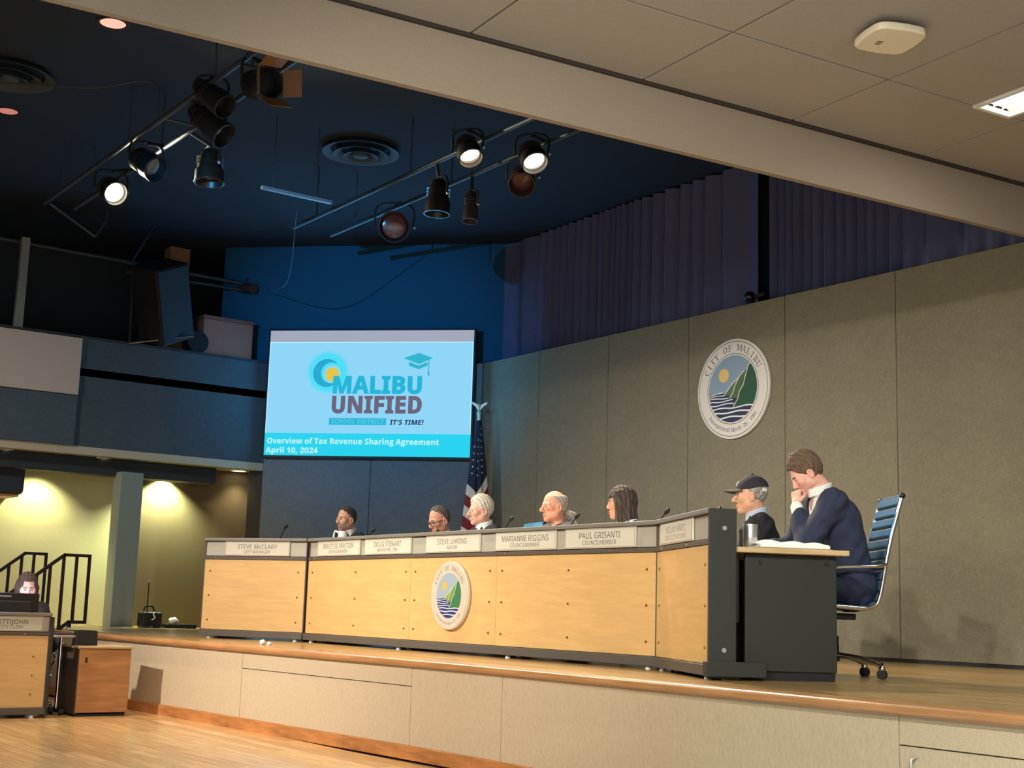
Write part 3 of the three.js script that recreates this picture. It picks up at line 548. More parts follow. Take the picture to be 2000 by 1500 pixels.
function stageLight(label, p, aim, o = {}) {   // p: middle of the barrel; aim: world point
  const { r = 0.1, L = 0.34, lit = 0, col = 0xffffff, glow = 30, I = 0, angle = 0.4, barn = 0, body = M.lampBlack, lensCol = 0x2a2f33, pipeY = 5.5, pen = 0.7, top } = o;
  const t = thing('stage_light', label, 'stage light', p);
  const d = V(aim[0] - p[0], aim[1] - p[1], aim[2] - p[2]).normalize(), q = new THREE.Quaternion().setFromUnitVectors(V(0, 0, 1), d);
  const put = g => g.applyQuaternion(q);
  const can = lathe([[0, -L / 2], [r * 0.45, -L / 2], [r * 0.62, -L * 0.42], [r * 0.8, -L * 0.12], [r * 0.86, L * 0.1], [r, L * 0.14], [r, L * 0.46], [r * 1.05, L * 0.46], [r * 1.05, L / 2], [r * 0.92, L / 2], [r * 0.92, L * 0.36], [r * 0.78, L * 0.34], [r * 0.78, L * 0.05], [0, 0]], 28); can.rotateX(Math.PI / 2);
  const b = part('barrel', put(can), body, t);
  for (const k of [-0.25, -0.16, -0.07]) { const f = lathe([[r * 0.7, 0], [r * 0.93, 0], [r * 0.93, 0.006], [r * 0.7, 0.006]], 24); f.rotateX(Math.PI / 2); part('cooling_fin', put(T(f, 0, 0, L * k)), body, b); }
  const lens = new THREE.SphereGeometry(r * 0.9, 24, 8, 0, Math.PI * 2, 0, 0.75); lens.scale(1.3, 0.35, 1.3); lens.rotateX(Math.PI / 2);
  part('lens', put(T(lens, 0, 0, L * 0.14)), lit ? new THREE.MeshStandardMaterial({ color: 0x222222, emissive: col, emissiveIntensity: glow }) : mat(lensCol, 0.15), t, lit ? 'glowing lens' : 'dark lens');
  const hx = V(1, 0, 0).applyQuaternion(q).setY(0).normalize(), rr = r * 1.25, ty = Math.max(r * 1.5, 0.16);
  part('yoke', tube([[hx.x * rr, 0, hx.z * rr], [hx.x * rr, ty * 0.75, hx.z * rr], [hx.x * rr * 0.7, ty, hx.z * rr * 0.7], [-hx.x * rr * 0.7, ty, -hx.z * rr * 0.7], [-hx.x * rr, ty * 0.75, -hx.z * rr], [-hx.x * rr, 0, -hx.z * rr]], 0.012, 30, 8), body, t);
  const knob = new THREE.SphereGeometry(0.018, 10, 8); part('knob', T(knob, hx.x * (rr + 0.015), 0, hx.z * (rr + 0.015)), M.steelScrew, t);
  part('clamp', bar([0, ty, 0], top || [0, pipeY - p[1] + 0.03, pipeY === 5.5 ? [-4.72, -4.38, -7.04, -7.55, 2.4].reduce((a, b) => Math.abs(b - p[2]) < Math.abs(a - p[2]) ? b : a) - p[2] : 0], 0.018, 10), M.lampBlack, t);
  if (barn) for (let k = 0; k < 4; k++) { const g = new THREE.BoxGeometry(r * 1.7, 0.004, r * 1.3); g.translate(0, 0, r * 0.65); g.rotateX(-0.5); g.translate(0, r * 1.0, L / 2); g.rotateZ(k * Math.PI / 2); part('barn_door', put(g), barn === 2 ? mat(0x8d6a44, 0.5) : M.lampBlack, t); }
  if (I) { const s = new THREE.SpotLight(col, I, 0, angle, pen, 2); s.position.copy(d.clone().multiplyScalar(L / 2 + 0.03)); s.target.position.copy(d.clone().multiplyScalar(6)); s.castShadow = true; s.shadow.radius = o.soft ?? 3; t.add(s, s.target); }
  return t;
}
const camAt = [0, 1.04, 0];
stageLight('dazzling white stage lamp at the end of the front pipe', [-13.85, 5.28, -4.55], [-7.4, 1.5, -5.6], { lit: 1, col: 0xfff2cf, glow: 30, I: 60, angle: 1.0, r: 0.13, L: 0.3 });
stageLight('black stage lamp with a pale gel beside the dazzling one', [-12.85, 5.32, -4.55], [-11.6, 4.55, -5.0], { r: 0.13, L: 0.42, lensCol: 0x7d93a0 });
stageLight('brown glassy stage lamp hanging straight down from the front pipe', [-12.25, 5.22, -4.98], [-12.1, 3, -4.95], { r: 0.14, L: 0.34, body: mat(0x33261f, 0.35, { metalness: 0.4 }), pipeY: 5.5 });
stageLight('black stage lamp with bright chipped rim midway on the front pipe', [-11.3, 5.3, -4.55], [-10.4, 4.4, -5.2], { r: 0.12, L: 0.46, lensCol: 0xa9c4cc });
stageLight('black stage lamp second from the bulkhead on the front pipe', [-10.9, 5.4, -4.4], [-10.0, 4.6, -4.9], { r: 0.11, L: 0.42 });
stageLight('stage lamp with tan barn doors nearest the bulkhead', [-10.15, 5.3, -4.5], [-7.5, 4.9, -5.0], { r: 0.13, L: 0.34, barn: 2 });
stageLight('warm glowing stage lamp above the screen end of the dais', [-10.55, 5.38, -6.86], [-7.8, 1.2, -6.6], { lit: 1, col: 0xffe3bd, glow: 14, I: 60, angle: 0.6, r: 0.12, L: 0.3 });
stageLight('bright white stage lamp nearest the curtains', [-10.25, 5.36, -7.4], [-7.2, 1.2, -7.0], { lit: 1, col: 0xfff3d8, glow: 18, I: 60, angle: 0.6, r: 0.13, L: 0.28 });
stageLight('unlit downward stage lamp under the warm glowing one', [-11.4, 5.14, -7.08], [-11.4, 3, -7.0], { r: 0.13, L: 0.36, body: mat(0x2b2a2a, 0.35, { metalness: 0.5 }) });
stageLight('small unlit stage lamp behind the downward one', [-11.5, 5.16, -7.55], [-11.3, 3, -7.3], { r: 0.08, L: 0.34, body: mat(0x382c2c, 0.5) });
stageLight('reddish unlit stage lamp just below the bright white one', [-10.6, 5.24, -7.55], [-9.8, 4.2, -6.9], { r: 0.13, L: 0.28, body: mat(0x3d2a2c, 0.5), lensCol: 0x4a2328 });
stageLight('round reddish stage lamp facing the hall at the far end of the rear pipe', [-12.95, 5.24, -7.48], camAt, { r: 0.17, L: 0.26, lensCol: 0x5a2c2f, body: mat(0x2d1f22, 0.6) });
// front-of-house lamps under the tiled ceiling, out of view, the third an added balcony fill
rigPipe(2.4, 5.5, -14.5, -7.2, 'out of view lighting pipe over the hall floor');
stageLight('front wash stage lamp at the far left over the hall floor', WASH_A.pos, WASH_A.aim, { lit: 1, col: WASH_A.col, glow: 4, I: WASH_A.I, angle: WASH_A.angle, pen: 0.9, soft: 6 });
stageLight('front wash stage lamp over the hall floor beside the bulkhead', WASH_B.pos, WASH_B.aim, { lit: 1, col: WASH_B.col, glow: 4, I: WASH_B.I, angle: WASH_B.angle, pen: 0.9, soft: 6 });
stageLight('unseen fill lamp added to brighten the balcony and column', BALCONY_FILL.pos, BALCONY_FILL.aim, { lit: 1, col: BALCONY_FILL.col, glow: 4, I: BALCONY_FILL.I, angle: BALCONY_FILL.angle, pen: 0.9, soft: 6 });
stageLight('front of house stage lamp hung close under the tiles beside the camera', KEY2.pos, KEY2.aim, { lit: 1, col: KEY2.col, glow: 4, I: KEY2.I, angle: KEY2.angle, pen: 0.9, soft: 4, pipeY: TC });
// ceiling diffusers, downlights, loose cables
function diffuser(x, z, label) {
  const t = thing('air_diffuser', label, 'air vent', [x, VC - 0.012, z], 0, 'round air diffusers in the black ceiling');
  [[0.43, 0.05], [0.31, 0.075], [0.2, 0.095]].forEach(([r, d]) => part('ring', lathe([[r, -d], [r - 0.045, -d + 0.012], [r - 0.1, -d * 0.2], [r - 0.095, 0], [r - 0.03, -d + 0.045], [r, -d + 0.008]], 44), M.vent, t));
  part('centre', lathe([[0, -0.1], [0.08, -0.09], [0.1, -0.05], [0.02, 0], [0, 0]], 28), M.vent, t);
}
diffuser(-13.08, -7.08, 'round air diffuser in the middle of the black ceiling');
diffuser(-13.34, -3.3, 'round air diffuser at the left edge of the black ceiling');
function downlight(name, x, y, z, r, col, glow, I, label, group, o = {}) {
  const t = thing(name, label, 'downlight', [x, y, z], 0, group);
  part('trim', lathe([[r * 0.86, 0.004], [r * 0.88, -0.008], [r * 1.12, -0.008], [r * 1.14, 0.002]], 32), o.trim || M.black, t);
  part('lamp', (g => { g.rotateX(Math.PI / 2); return T(g, 0, 0.004 - 0.006, 0); })(new THREE.CircleGeometry(r * 0.88, 32)), new THREE.MeshStandardMaterial({ color: 0x222222, emissive: col, emissiveIntensity: glow }), t, 'glowing lamp');
  if (I) { const s = new THREE.SpotLight(o.beam ?? col, I, 0, o.angle || 0.9, o.pen || 0.8, 2); s.position.set(0, -0.03, 0); s.target.position.set(o.tx || 0, -2, o.tz || 0); s.castShadow = true; s.shadow.radius = 3; t.add(s, s.target); }
}
downlight('ceiling_downlight', -11.56, VC, -3.7, 0.13, 0xffa08c, 1.3, 46, 'pink glowing recessed downlight in the black ceiling nearest the bulkhead', 'recessed downlights in the black ceiling', { beam: 0xffdcc0, angle: 0.75 });
downlight('ceiling_downlight', -14.49, VC, -3.6, 0.12, 0xe08a80, 0.6, 5, 'dim pink recessed downlight at the left edge of the black ceiling', 'recessed downlights in the black ceiling');
const OH = 2.842;
[[-4.75, 'nearest the left picture edge'], [-6.0, 'just left of the grey column'], [-7.95, 'beside the projection screen']].forEach(([z, w]) => downlight('soffit_light', -17.75, OH, z, 0.11, 0xfff0bd, 7, 2.5, 'slim lit downlight under the balcony ' + w, 'lit downlights under the balcony', { trim: M.white }));
{
  const wash = (x, z, tx, tz, I, lab, wc = 0xf6f4c0) => { const t = thing('wall_washer', lab, 'downlight', [x, 2.79, z], 0, 'yellow wall washers behind the beam'); part('can', lathe([[0.05, 0.04], [0.07, 0.04], [0.075, -0.05], [0.055, -0.05], [0.05, 0.02], [0, 0.03]], 24), M.black, t); part('lamp', (g => { g.rotateX(Math.PI / 2); return T(g, 0, -0.035, 0); })(new THREE.CircleGeometry(0.052, 20)), new THREE.MeshStandardMaterial({ color: 0x222222, emissive: 0xffef9a, emissiveIntensity: 5 }), t); const s = new THREE.SpotLight(wc, I, 0, 1.0, 0.55, 2); s.position.set(0, -0.06, 0); s.target.position.set(tx, -2.4, tz); s.castShadow = true; t.add(s, s.target); };
  wash(-18.06, -5.35, -0.55, 0.1, 7.5, 'hidden wall washer lighting the yellow recess wall');
  wash(-18.03, -7.0, -0.12, 0.1, 37, 'hidden wall washer lighting the fabric recess wall', 0xe8f5be);
}
solo('cable', tube([[-13.5, 5.95, -3.0], [-13.1, 5.9, -3.3], [-12.6, 5.86, -3.9], [-12.2, 5.9, -4.35], [-12.1, 5.5, -4.38]], 0.008, 30, 6), M.vent, 'thin slack cable hanging under the black ceiling at the left', 'cable');
solo('cable', tube([[-13.0, 5.2, -6.3], [-15.0, 4.95, -7.2], [-17.3, 5.35, -8.0]], 0.005, 30, 6), M.vent, 'thin cable running down towards the catwalk pipes', 'cable');
// catwalk equipment over the balcony
{
  const t = thing('catwalk_rail', 'pair of grey pipes above the balcony front', 'pipe'); part('pipe', bar([XS - 0.5, 5.62, -2.2], [XS - 0.5, 5.55, -8.25], 0.03, 10), M.pipe, t); part('pipe', bar([XS - 0.5, 5.44, -6.2], [XS - 0.5, 5.46, -8.25], 0.026, 10), M.pipe, t); for (const z of [-2.4, -8.1]) part('post', bar([XS - 0.5, WT - 0.4, z], [XS - 0.5, 5.55, z], 0.022, 8), M.pipe, t);
  const s = thing('loudspeaker', 'large dark loudspeaker tilted down over the balcony front', 'loudspeaker', [XS + 0.03, 4.98, -6.56], Math.PI / 2);
  const g = new THREE.Group(); g.name = 'cabinet'; s.add(g); g.rotation.set(0.28, 0.35, 0.33);
  part('enclosure', rbox(0.55, 1.05, 0.5, 0.02), mat(0x17191c, 0.7), g); part('grille', rbox(0.5, 1.0, 0.02, 0.008, 0, 0, 0.255), mat(0x24272b, 0.85), g, 'dark cloth grille');
  part('bracket', merge([bar([-0.42, -0.62, 0.0], [0.42, -0.42, 0.1], 0.014, 8), bar([-0.42, -0.62, 0], [-0.4, 0.55, -0.15], 0.014, 8), bar([-0.4, 0.55, -0.15], [-0.1, 1.14, -0.2], 0.014, 8)]), M.chrome, s, 'shiny mounting bracket');
  const q = thing('equipment_case', 'pinkish brown case standing on the balcony ledge beside the screen', 'case', [XS - 0.24, WT + 0.02, -7.56]); part('shell', rbox(0.36, 0.5, 0.74, 0.015, 0, 0.25, 0), mat(0x9a6656, 0.85), q); part('lid', rbox(0.38, 0.05, 0.76, 0.012, 0, 0.525, 0), mat(0x7d5040, 0.85), q);
  const k = thing('reel', 'dark round cable reel between loudspeaker and case on the balcony', 'cable reel', [XS - 0.15, WT + 0.17, -7.12]); part('drum', bar([-0.1, 0, 0], [0.1, 0, 0], 0.08, 18), M.black, k); for (const x of [-0.1, 0.1]) part('flange', bar([x - 0.01, 0, 0], [x + 0.01, 0, 0], 0.15, 24), M.black, k);
  const f = thing('follow_spot', 'dark reddish lamp clamped on the catwalk pipes next to the screen', 'stage light', [XS - 0.45, 5.5, -7.98]); part('barrel', bar([-0.12, 0, 0.05], [0.16, -0.05, -0.02], 0.075, 18), mat(0x4a2e2c, 0.6), f); part('clamp', bar([-0.05, 0, 0.0], [-0.05, 0.14, 0], 0.02, 8), M.lampBlack, f);
  const a = thing('lighting_boom', 'grey angled bracket arm reaching out over the catwalk', 'bracket'); part('arm', merge([bar([-17.5, 6.05, -4.98], [-17.5, 5.72, -5.6], 0.025, 8), bar([-17.5, 5.72, -5.6], [-17.5, 5.95, -5.72], 0.02, 8)]), M.pipe, a); part('drop', bar([-17.5, 5.95, -5.72], [-17.5, VC, -5.74], 0.012, 8), M.pipe, a);
}
// ---------------------------------------------------------------- steps, handrails
{
  const t = setting('floor_steps', 'short flight of steps from the hall floor up to the stage', 'steps');
  for (let k = 0; k < 3; k++) part('tread', box(1.45, 0.17 * (3 - k), 0.28, -16.05, 0.17 * (3 - k) / 2, -4.72 + 0.16 + k * 0.28), M.fascia, t);
}
function handrail(X, zf0, zf1, yt, label) {
  const t = thing('handrail', label, 'handrail'), sl = 0.79, z2 = zf0 + 0.92, y2 = yt - sl * 0.92, yb = 0.767, R = 0.034;
  const lo = z => z < zf0 - 0.1 ? yb : yb - sl * (z - zf0 + 0.1), hi = z => z < zf0 ? yt : yt - sl * (z - zf0);
  const P = (a, b) => sbar([X, a[1], a[0]], [X, b[1], b[0]], R, R);
  part('top_rail', merge([P([zf1 - 0.015, yt], [zf0 + 0.01, yt]), P([zf0 - 0.008, yt + 0.005], [z2, y2])]), M.rail, t);
  part('bottom_rail', merge([P([zf1 - 0.015, yb], [zf0 - 0.09, yb]), P([zf0 - 0.108, yb + 0.005], [z2, lo(z2)])]), M.rail, t);
  for (let z = zf1; z <= z2 + 0.001; z += 0.142) part('baluster', box(0.03, hi(z) - lo(z), 0.03, X, (hi(z) + lo(z)) / 2, z), M.rail, t);
  const f = part('foot_post', box(0.036, yb - ST, 0.036, X, (yb + ST) / 2, zf0 - 0.11), M.rail, t); part('shoe', box(0.05, 0.03, 0.05, X, ST + 0.015, zf0 - 0.11), M.white, f);
  part('foot_post', box(0.036, lo(z2), 0.036, X, lo(z2) / 2, z2 - 0.02), M.rail, t);
}
handrail(-15.28, -4.84, -5.121, 1.495, 'dark brown steel handrail on the stage side of the steps');
handrail(-16.8, -4.851, -5.1, 1.538, 'dark brown steel handrail on the wall side of the steps');

// ---------------------------------------------------------------- clerk corner
const clerkDesk = thing('clerk_desk', 'small maple fronted desk on casters at the left edge', 'desk', [-12.25, 0, -2.25], Math.PI / 2);
deskUnit(clerkDesk, 1.56, { plinth0: 0.03, plinth1: 0.085, wood1: 0.70, rail1: 0.728, strip1: 0.865, depth: 0.1, rows: [0.2, 0.36, 0.52] }, [0, 1.56], [[0.1, 1.43]], {});
{
  part('end_panel', rbox(0.03, 0.84, 0.13, 0.004, 1.572, 0.44, -0.05), M.deskGrey, clerkDesk);
  part('worktop', rbox(1.5, 0.03, 0.6, 0.005, 0.78, 0.715, -0.4), M.mapleEdge, clerkDesk);
  for (const x of [0.06, 1.5]) { part('leg_panel', box(0.03, 0.6, 0.45, x, 0.4, -0.4), M.deskGrey, clerkDesk); const c = part('caster', bar([x + 0.02, 0.035, -0.62], [x + 0.06, 0.035, -0.62], 0.035, 16), M.black, clerkDesk); part('fork', box(0.05, 0.06, 0.05, x + 0.03, 0.075, -0.6), M.chrome, c); part('foot', box(0.05, 0.05, 0.62, x, 0.09, -0.4), M.deskGrey, clerkDesk); }
  nameplate(clerkDesk, 0.95, 1.49, 0.735, 0.862, 'PETTIJOHN', 'CITY CLERK', 'cream nameplate on the clerk desk at the left edge', '#4f4b44');
  const m = thing('monitor', 'black computer monitor seen from behind on the clerk desk', 'monitor', [-12.62, 0.73, -3.53], Math.PI / 2);
  part('panel', rbox(0.54, 0.33, 0.03, 0.008, 0, 0.165, 0), M.blackGloss, m); part('rear_shell', rbox(0.4, 0.22, 0.03, 0.012, 0, 0.15, 0.025), M.black, m); part('foot', rbox(0.22, 0.012, 0.16, 0.004, 0, 0.006, 0.0), M.black, m);
  part('lettering', T(new THREE.PlaneGeometry(0.13, 0.026), -0.03, 0.301, 0.0165), mat(0xffffff, 0.5, { map: canvasTex(256, 52, (c, w, h) => { c.fillStyle = '#0b0c0e'; c.fillRect(0, 0, w, h); c.fillStyle = '#c9c9c9'; c.font = 'bold 42px sans-serif'; c.textAlign = 'center'; c.textBaseline = 'middle'; c.fillText('ViewSonic', w / 2, h / 2); }) }), m);
  const sc = new THREE.MeshStandardMaterial({ color: 0x222222, emissive: 0xcfe2ff, emissiveIntensity: 0.9 }); part('display', (g => { g.rotateY(Math.PI); return T(g, 0, 0.17, -0.0165); })(new THREE.PlaneGeometry(0.5, 0.29)), sc, m, 'lit display facing the clerk');
  const l = new THREE.RectAreaLight(0xdde6ff, 6, 0.5, 0.29); l.position.set(0, 0.17, -0.03); m.add(l);
  const tr = thing('side_tray', 'thin grey tray table beside the clerk desk', 'tray', [-12.62, 0, -4.03], Math.PI / 2); part('top', rbox(0.24, 0.02, 0.4, 0.006, 0, 0.69, 0), mat(0x9b8f88, 0.5), tr); part('folder', rbox(0.2, 0.02, 0.3, 0.004, 0, 0.71, 0.02), mat(0x3a2026, 0.6), tr); part('post', cyl(0.018, 0.018, 0.64, 0, 0.36, 0), M.chrome, tr); part('foot', merge([rbox(0.3, 0.03, 0.05, 0.008, 0, 0.035, 0), rbox(0.05, 0.03, 0.34, 0.008, 0, 0.035, 0)]), M.black, tr); for (const [x, z] of [[0.13, 0], [-0.13, 0], [0, 0.15], [0, -0.15]]) part('caster', bar([x - 0.012, 0.02, z], [x + 0.012, 0.02, z], 0.02, 12), M.black, tr);
  const cb = thing('wooden_cabinet', 'low cherry wood cabinet against the stage with a dark side', 'cabinet', [-12.3, 0, -4.333], Math.PI / 2);
  part('body', box(0.44, 0.56, 0.42, 0, 0.3, -0.23), M.cherry, cb); part('side_panel', rbox(0.02, 0.58, 0.44, 0.003, -0.232, 0.31, -0.23), mat(0x4a3a2c, 0.5), cb, 'dark left side'); part('side_panel', rbox(0.02, 0.58, 0.44, 0.003, 0.232, 0.31, -0.23), M.cherry, cb);
  const dr = part('door', rbox(0.47, 0.55, 0.02, 0.004, 0, 0.31, -0.005), M.cherry, cb, 'plain cherry door'); part('latch', rbox(0.018, 0.045, 0.01, 0.002, -0.17, 0.49, 0.008), M.black, dr);
  part('top', rbox(0.51, 0.022, 0.48, 0.005, 0, 0.602, -0.22), M.mapleEdge, cb, 'paler cabinet top'); part('plinth', box(0.44, 0.03, 0.4, 0, 0.015, -0.22), M.black, cb);
  const sp = thing('desktop_speaker', 'small black wedge speaker on the wooden cabinet', 'speaker', [-12.42, 0.613, -4.18], Math.PI / 2);
  const sh = new THREE.Shape(); sh.moveTo(-0.1, 0); sh.lineTo(0.1, 0); sh.lineTo(0.095, 0.115); sh.quadraticCurveTo(0.093, 0.125, 0.08, 0.126); sh.lineTo(-0.065, 0.128); sh.quadraticCurveTo(-0.078, 0.128, -0.082, 0.115); sh.closePath();
  part('body', T(new THREE.ExtrudeGeometry(sh, { depth: 0.08, bevelEnabled: true, bevelSize: 0.004, bevelThickness: 0.004, bevelSegments: 2 }), 0, 0.004, -0.05), M.blackGloss, sp); part('grille', rbox(0.15, 0.09, 0.006, 0.002, 0.005, 0.065, 0.036), M.black, sp);
}
// ---------------------------------------------------------------- things standing in the recess and on the stage
{
  const b = thing('equipment_bag', 'black bag with a looped handle beside the grey column', 'bag', [-17.25, ST, -6.62]); part('body', rbox(0.22, 0.2, 0.26, 0.03, 0, 0.1, 0), M.black, b); part('handle', tube([[0, 0.19, 0.09], [0, 0.26, 0.07], [0, 0.27, -0.02], [0, 0.2, -0.06]], 0.012, 20, 8), M.blackGloss, b); part('strap', tube([[0.11, 0.2, -0.02], [0.12, 0.17, 0.0], [0.12, 0.13, -0.02], [0.125, 0.1, 0.02]], 0.008, 16, 6), M.white, b, 'white cord on the bag');
  const c = thing('equipment_case', 'flat black case lying on the stage floor in the recess', 'case', [-17.22, ST, -7.0]); part('shell', rbox(0.22, 0.055, 0.42, 0.012, 0, 0.0275, 0), M.blackGloss, c); part('lid_seam', box(0.224, 0.004, 0.424, 0, 0.034, 0), M.black, c);
  const cg = new THREE.SphereGeometry(0.05, 14, 10), p = cg.attributes.position; for (let i = 0; i < p.count; i++) { const k = 0.75 + 0.5 * hash2(Math.round(p.getX(i) * 90), Math.round(p.getZ(i) * 90 + p.getY(i) * 60)); p.setXYZ(i, p.getX(i) * k, p.getY(i) * k * 0.9, p.getZ(i) * k * 1.3); } cg.computeVertexNormals();
  solo('white_cloth', T(cg.clone(), 0, 0.035, 0), M.white, 'crumpled white cloth lying on the flat black case', 'cloth', [-17.2, ST + 0.055, -6.92]);
  const sm = cg.clone(); sm.scale(0.5, 0.5, 0.4);
  solo('paper_ball', T(sm.clone(), 0, 0.02, 0), M.white, 'larger white paper scrap on the stage floor before the dais', 'paper scrap', [-11.1, ST, -5.29]);
  solo('paper_ball', T(sm.clone().scale(0.7, 0.7, 0.7), 0, 0.013, 0), M.white, 'smaller white paper scrap beside the other on the stage floor', 'paper scrap', [-10.99, ST, -5.3]);
  const ms = thing('microphone_stand', 'slim dark stand beside the grey column in the recess', 'stand', [-17.1, ST, -6.52]); part('pole', cyl(0.008, 0.008, 0.58, 0, 0.29, 0, 8), M.black, ms); part('base', cyl(0.09, 0.1, 0.02, 0, 0.01, 0, 20), M.black, ms); part('clip', cyl(0.016, 0.01, 0.06, 0, 0.6, 0, 10), M.steel, ms);
}
// ---------------------------------------------------------------- desk microphones
function mic(bx, bz, by, tip, label) {
  const t = thing('desk_microphone', label, 'microphone', [bx, by, bz], 0, 'gooseneck microphones on the dais');
  const d = [tip[0] - bx, tip[1] - by, tip[2] - bz];
  part('base', lathe([[0, 0], [0.045, 0], [0.045, 0.012], [0.015, 0.025], [0, 0.025]], 20), M.black, t);
  part('gooseneck', tube([[0, 0.02, 0], [d[0] * 0.1, d[1] * 0.35, d[2] * 0.1], [d[0] * 0.5, d[1] * 0.72, d[2] * 0.5], [d[0] * 0.86, d[1] * 0.93, d[2] * 0.86]], 0.0055, 24, 8), M.black, t);
  const A = [d[0] * 0.84, d[1] * 0.915, d[2] * 0.84], D = V(d[0] * 0.16, d[1] * 0.085, d[2] * 0.16).normalize(); const w = new THREE.SphereGeometry(0.017, 14, 10); w.scale(1, 1.9, 1); w.applyQuaternion(new THREE.Quaternion().setFromUnitVectors(up, D)); part('windscreen', T(w, A[0] + D.x * 0.025, A[1] + D.y * 0.025, A[2] + D.z * 0.025), M.black, t);
}
const WY = ST + 0.76;
mic(-12.83, -6.2, ST + 0.76, [-12.61, 1.82, -6.2], 'gooseneck microphone alone above the leftmost nameplate');
mic(-11.86, -6.6, WY, [-11.53, 1.775, -6.6], 'gooseneck microphone beside the bearded man');
mic(-10.38, -6.58, WY, [-10.44, 1.71, -6.62], 'black microphone in front of the face of the man in glasses');
mic(-9.5, -6.6, WY, [-9.26, 1.8, -6.6], 'gooseneck microphone behind the shoulder of the white-haired man');
mic(-8.6, -6.6, WY, [-8.38, 1.79, -6.6], 'gooseneck microphone beside the ponytail of the balding man');
mic(-7.57, -6.6, WY, [-7.345, 1.785, -6.6], 'gooseneck microphone between the long-haired woman and the capped man');
mic(-6.62, -6.4, WY + 0.008, [-6.72, 1.755, -6.5], 'microphone tip showing over the dais end nearest the capped man');
// ---------------------------------------------------------------- desk clutter by the suited man
{
  const W2 = ST + 0.768; // top of the side desk
  const tum = (p, lab) => { const t = thing('steel_tumbler', lab, 'tumbler', p); part('body', lathe([[0, 0], [0.036, 0], [0.04, 0.006], [0.046, 0.14], [0.047, 0.15], [0.044, 0.15], [0.042, 0.012], [0, 0.01]], 32), M.steel, t); };
  tum([-5.962, W2, -6.02], 'shiny steel tumbler on the side desk'); tum([-6.12, W2, -5.99], 'half hidden steel tumbler behind the shiny one');
  const b = thing('document_stack', 'open ring binder with loose white papers on the side desk', 'papers', [-5.855, W2, -6.2], 1.13);
  part('cover', rbox(0.5, 0.008, 0.3, 0.003, 0, 0.004, 0), mat(0x8b7d5d, 0.7), b); part('block', rbox(0.44, 0.022, 0.27, 0.004, 0.02, 0.019, 0), M.paper, b);
  for (let k = 0; k < 3; k++) { const sh = new THREE.Shape(); sh.moveTo(-0.13, 0); for (let i = 0; i <= 14; i++) { const x = -0.13 + 0.26 * i / 14; sh.lineTo(x, 0.004 + (0.022 - k * 0.004) * Math.pow(Math.sin(Math.PI * Math.pow(i / 14, 0.6 + k * 0.5)), 2)); } sh.lineTo(0.13, 0); sh.closePath(); const g = new THREE.ExtrudeGeometry(sh, { depth: 0.2, bevelEnabled: false }); part('sheet', T(g, -0.09 + k * 0.1, 0.03, -0.11 + k * 0.012), M.paper, b, 'curled white sheets'); }
  const w = thing('document_easel', 'black tilted stand at the dais end beside the tumblers', 'stand', [-6.2, W2, -5.87], wingTurn); part('plate', (g => { g.rotateX(-0.6); return T(g, 0, 0.06, 0); })(rbox(0.24, 0.14, 0.008, 0.003)), M.black, w); part('prop', box(0.02, 0.09, 0.02, 0, 0.045, -0.03), M.black, w);
  const cup = thing('white_jug', 'white jug with a handle below the chin of the bearded man', 'jug', [-12.2, WY, -6.62]); part('body', lathe([[0, 0], [0.045, 0], [0.05, 0.2], [0.046, 0.33], [0.042, 0.33], [0.044, 0.2], [0.04, 0.01], [0, 0.01]], 28), M.white, cup); part('handle', tube([[-0.04, 0.31, 0.02], [-0.09, 0.33, 0.04], [-0.1, 0.24, 0.045], [-0.042, 0.18, 0.02]], 0.009, 20, 8), M.white, cup);
}
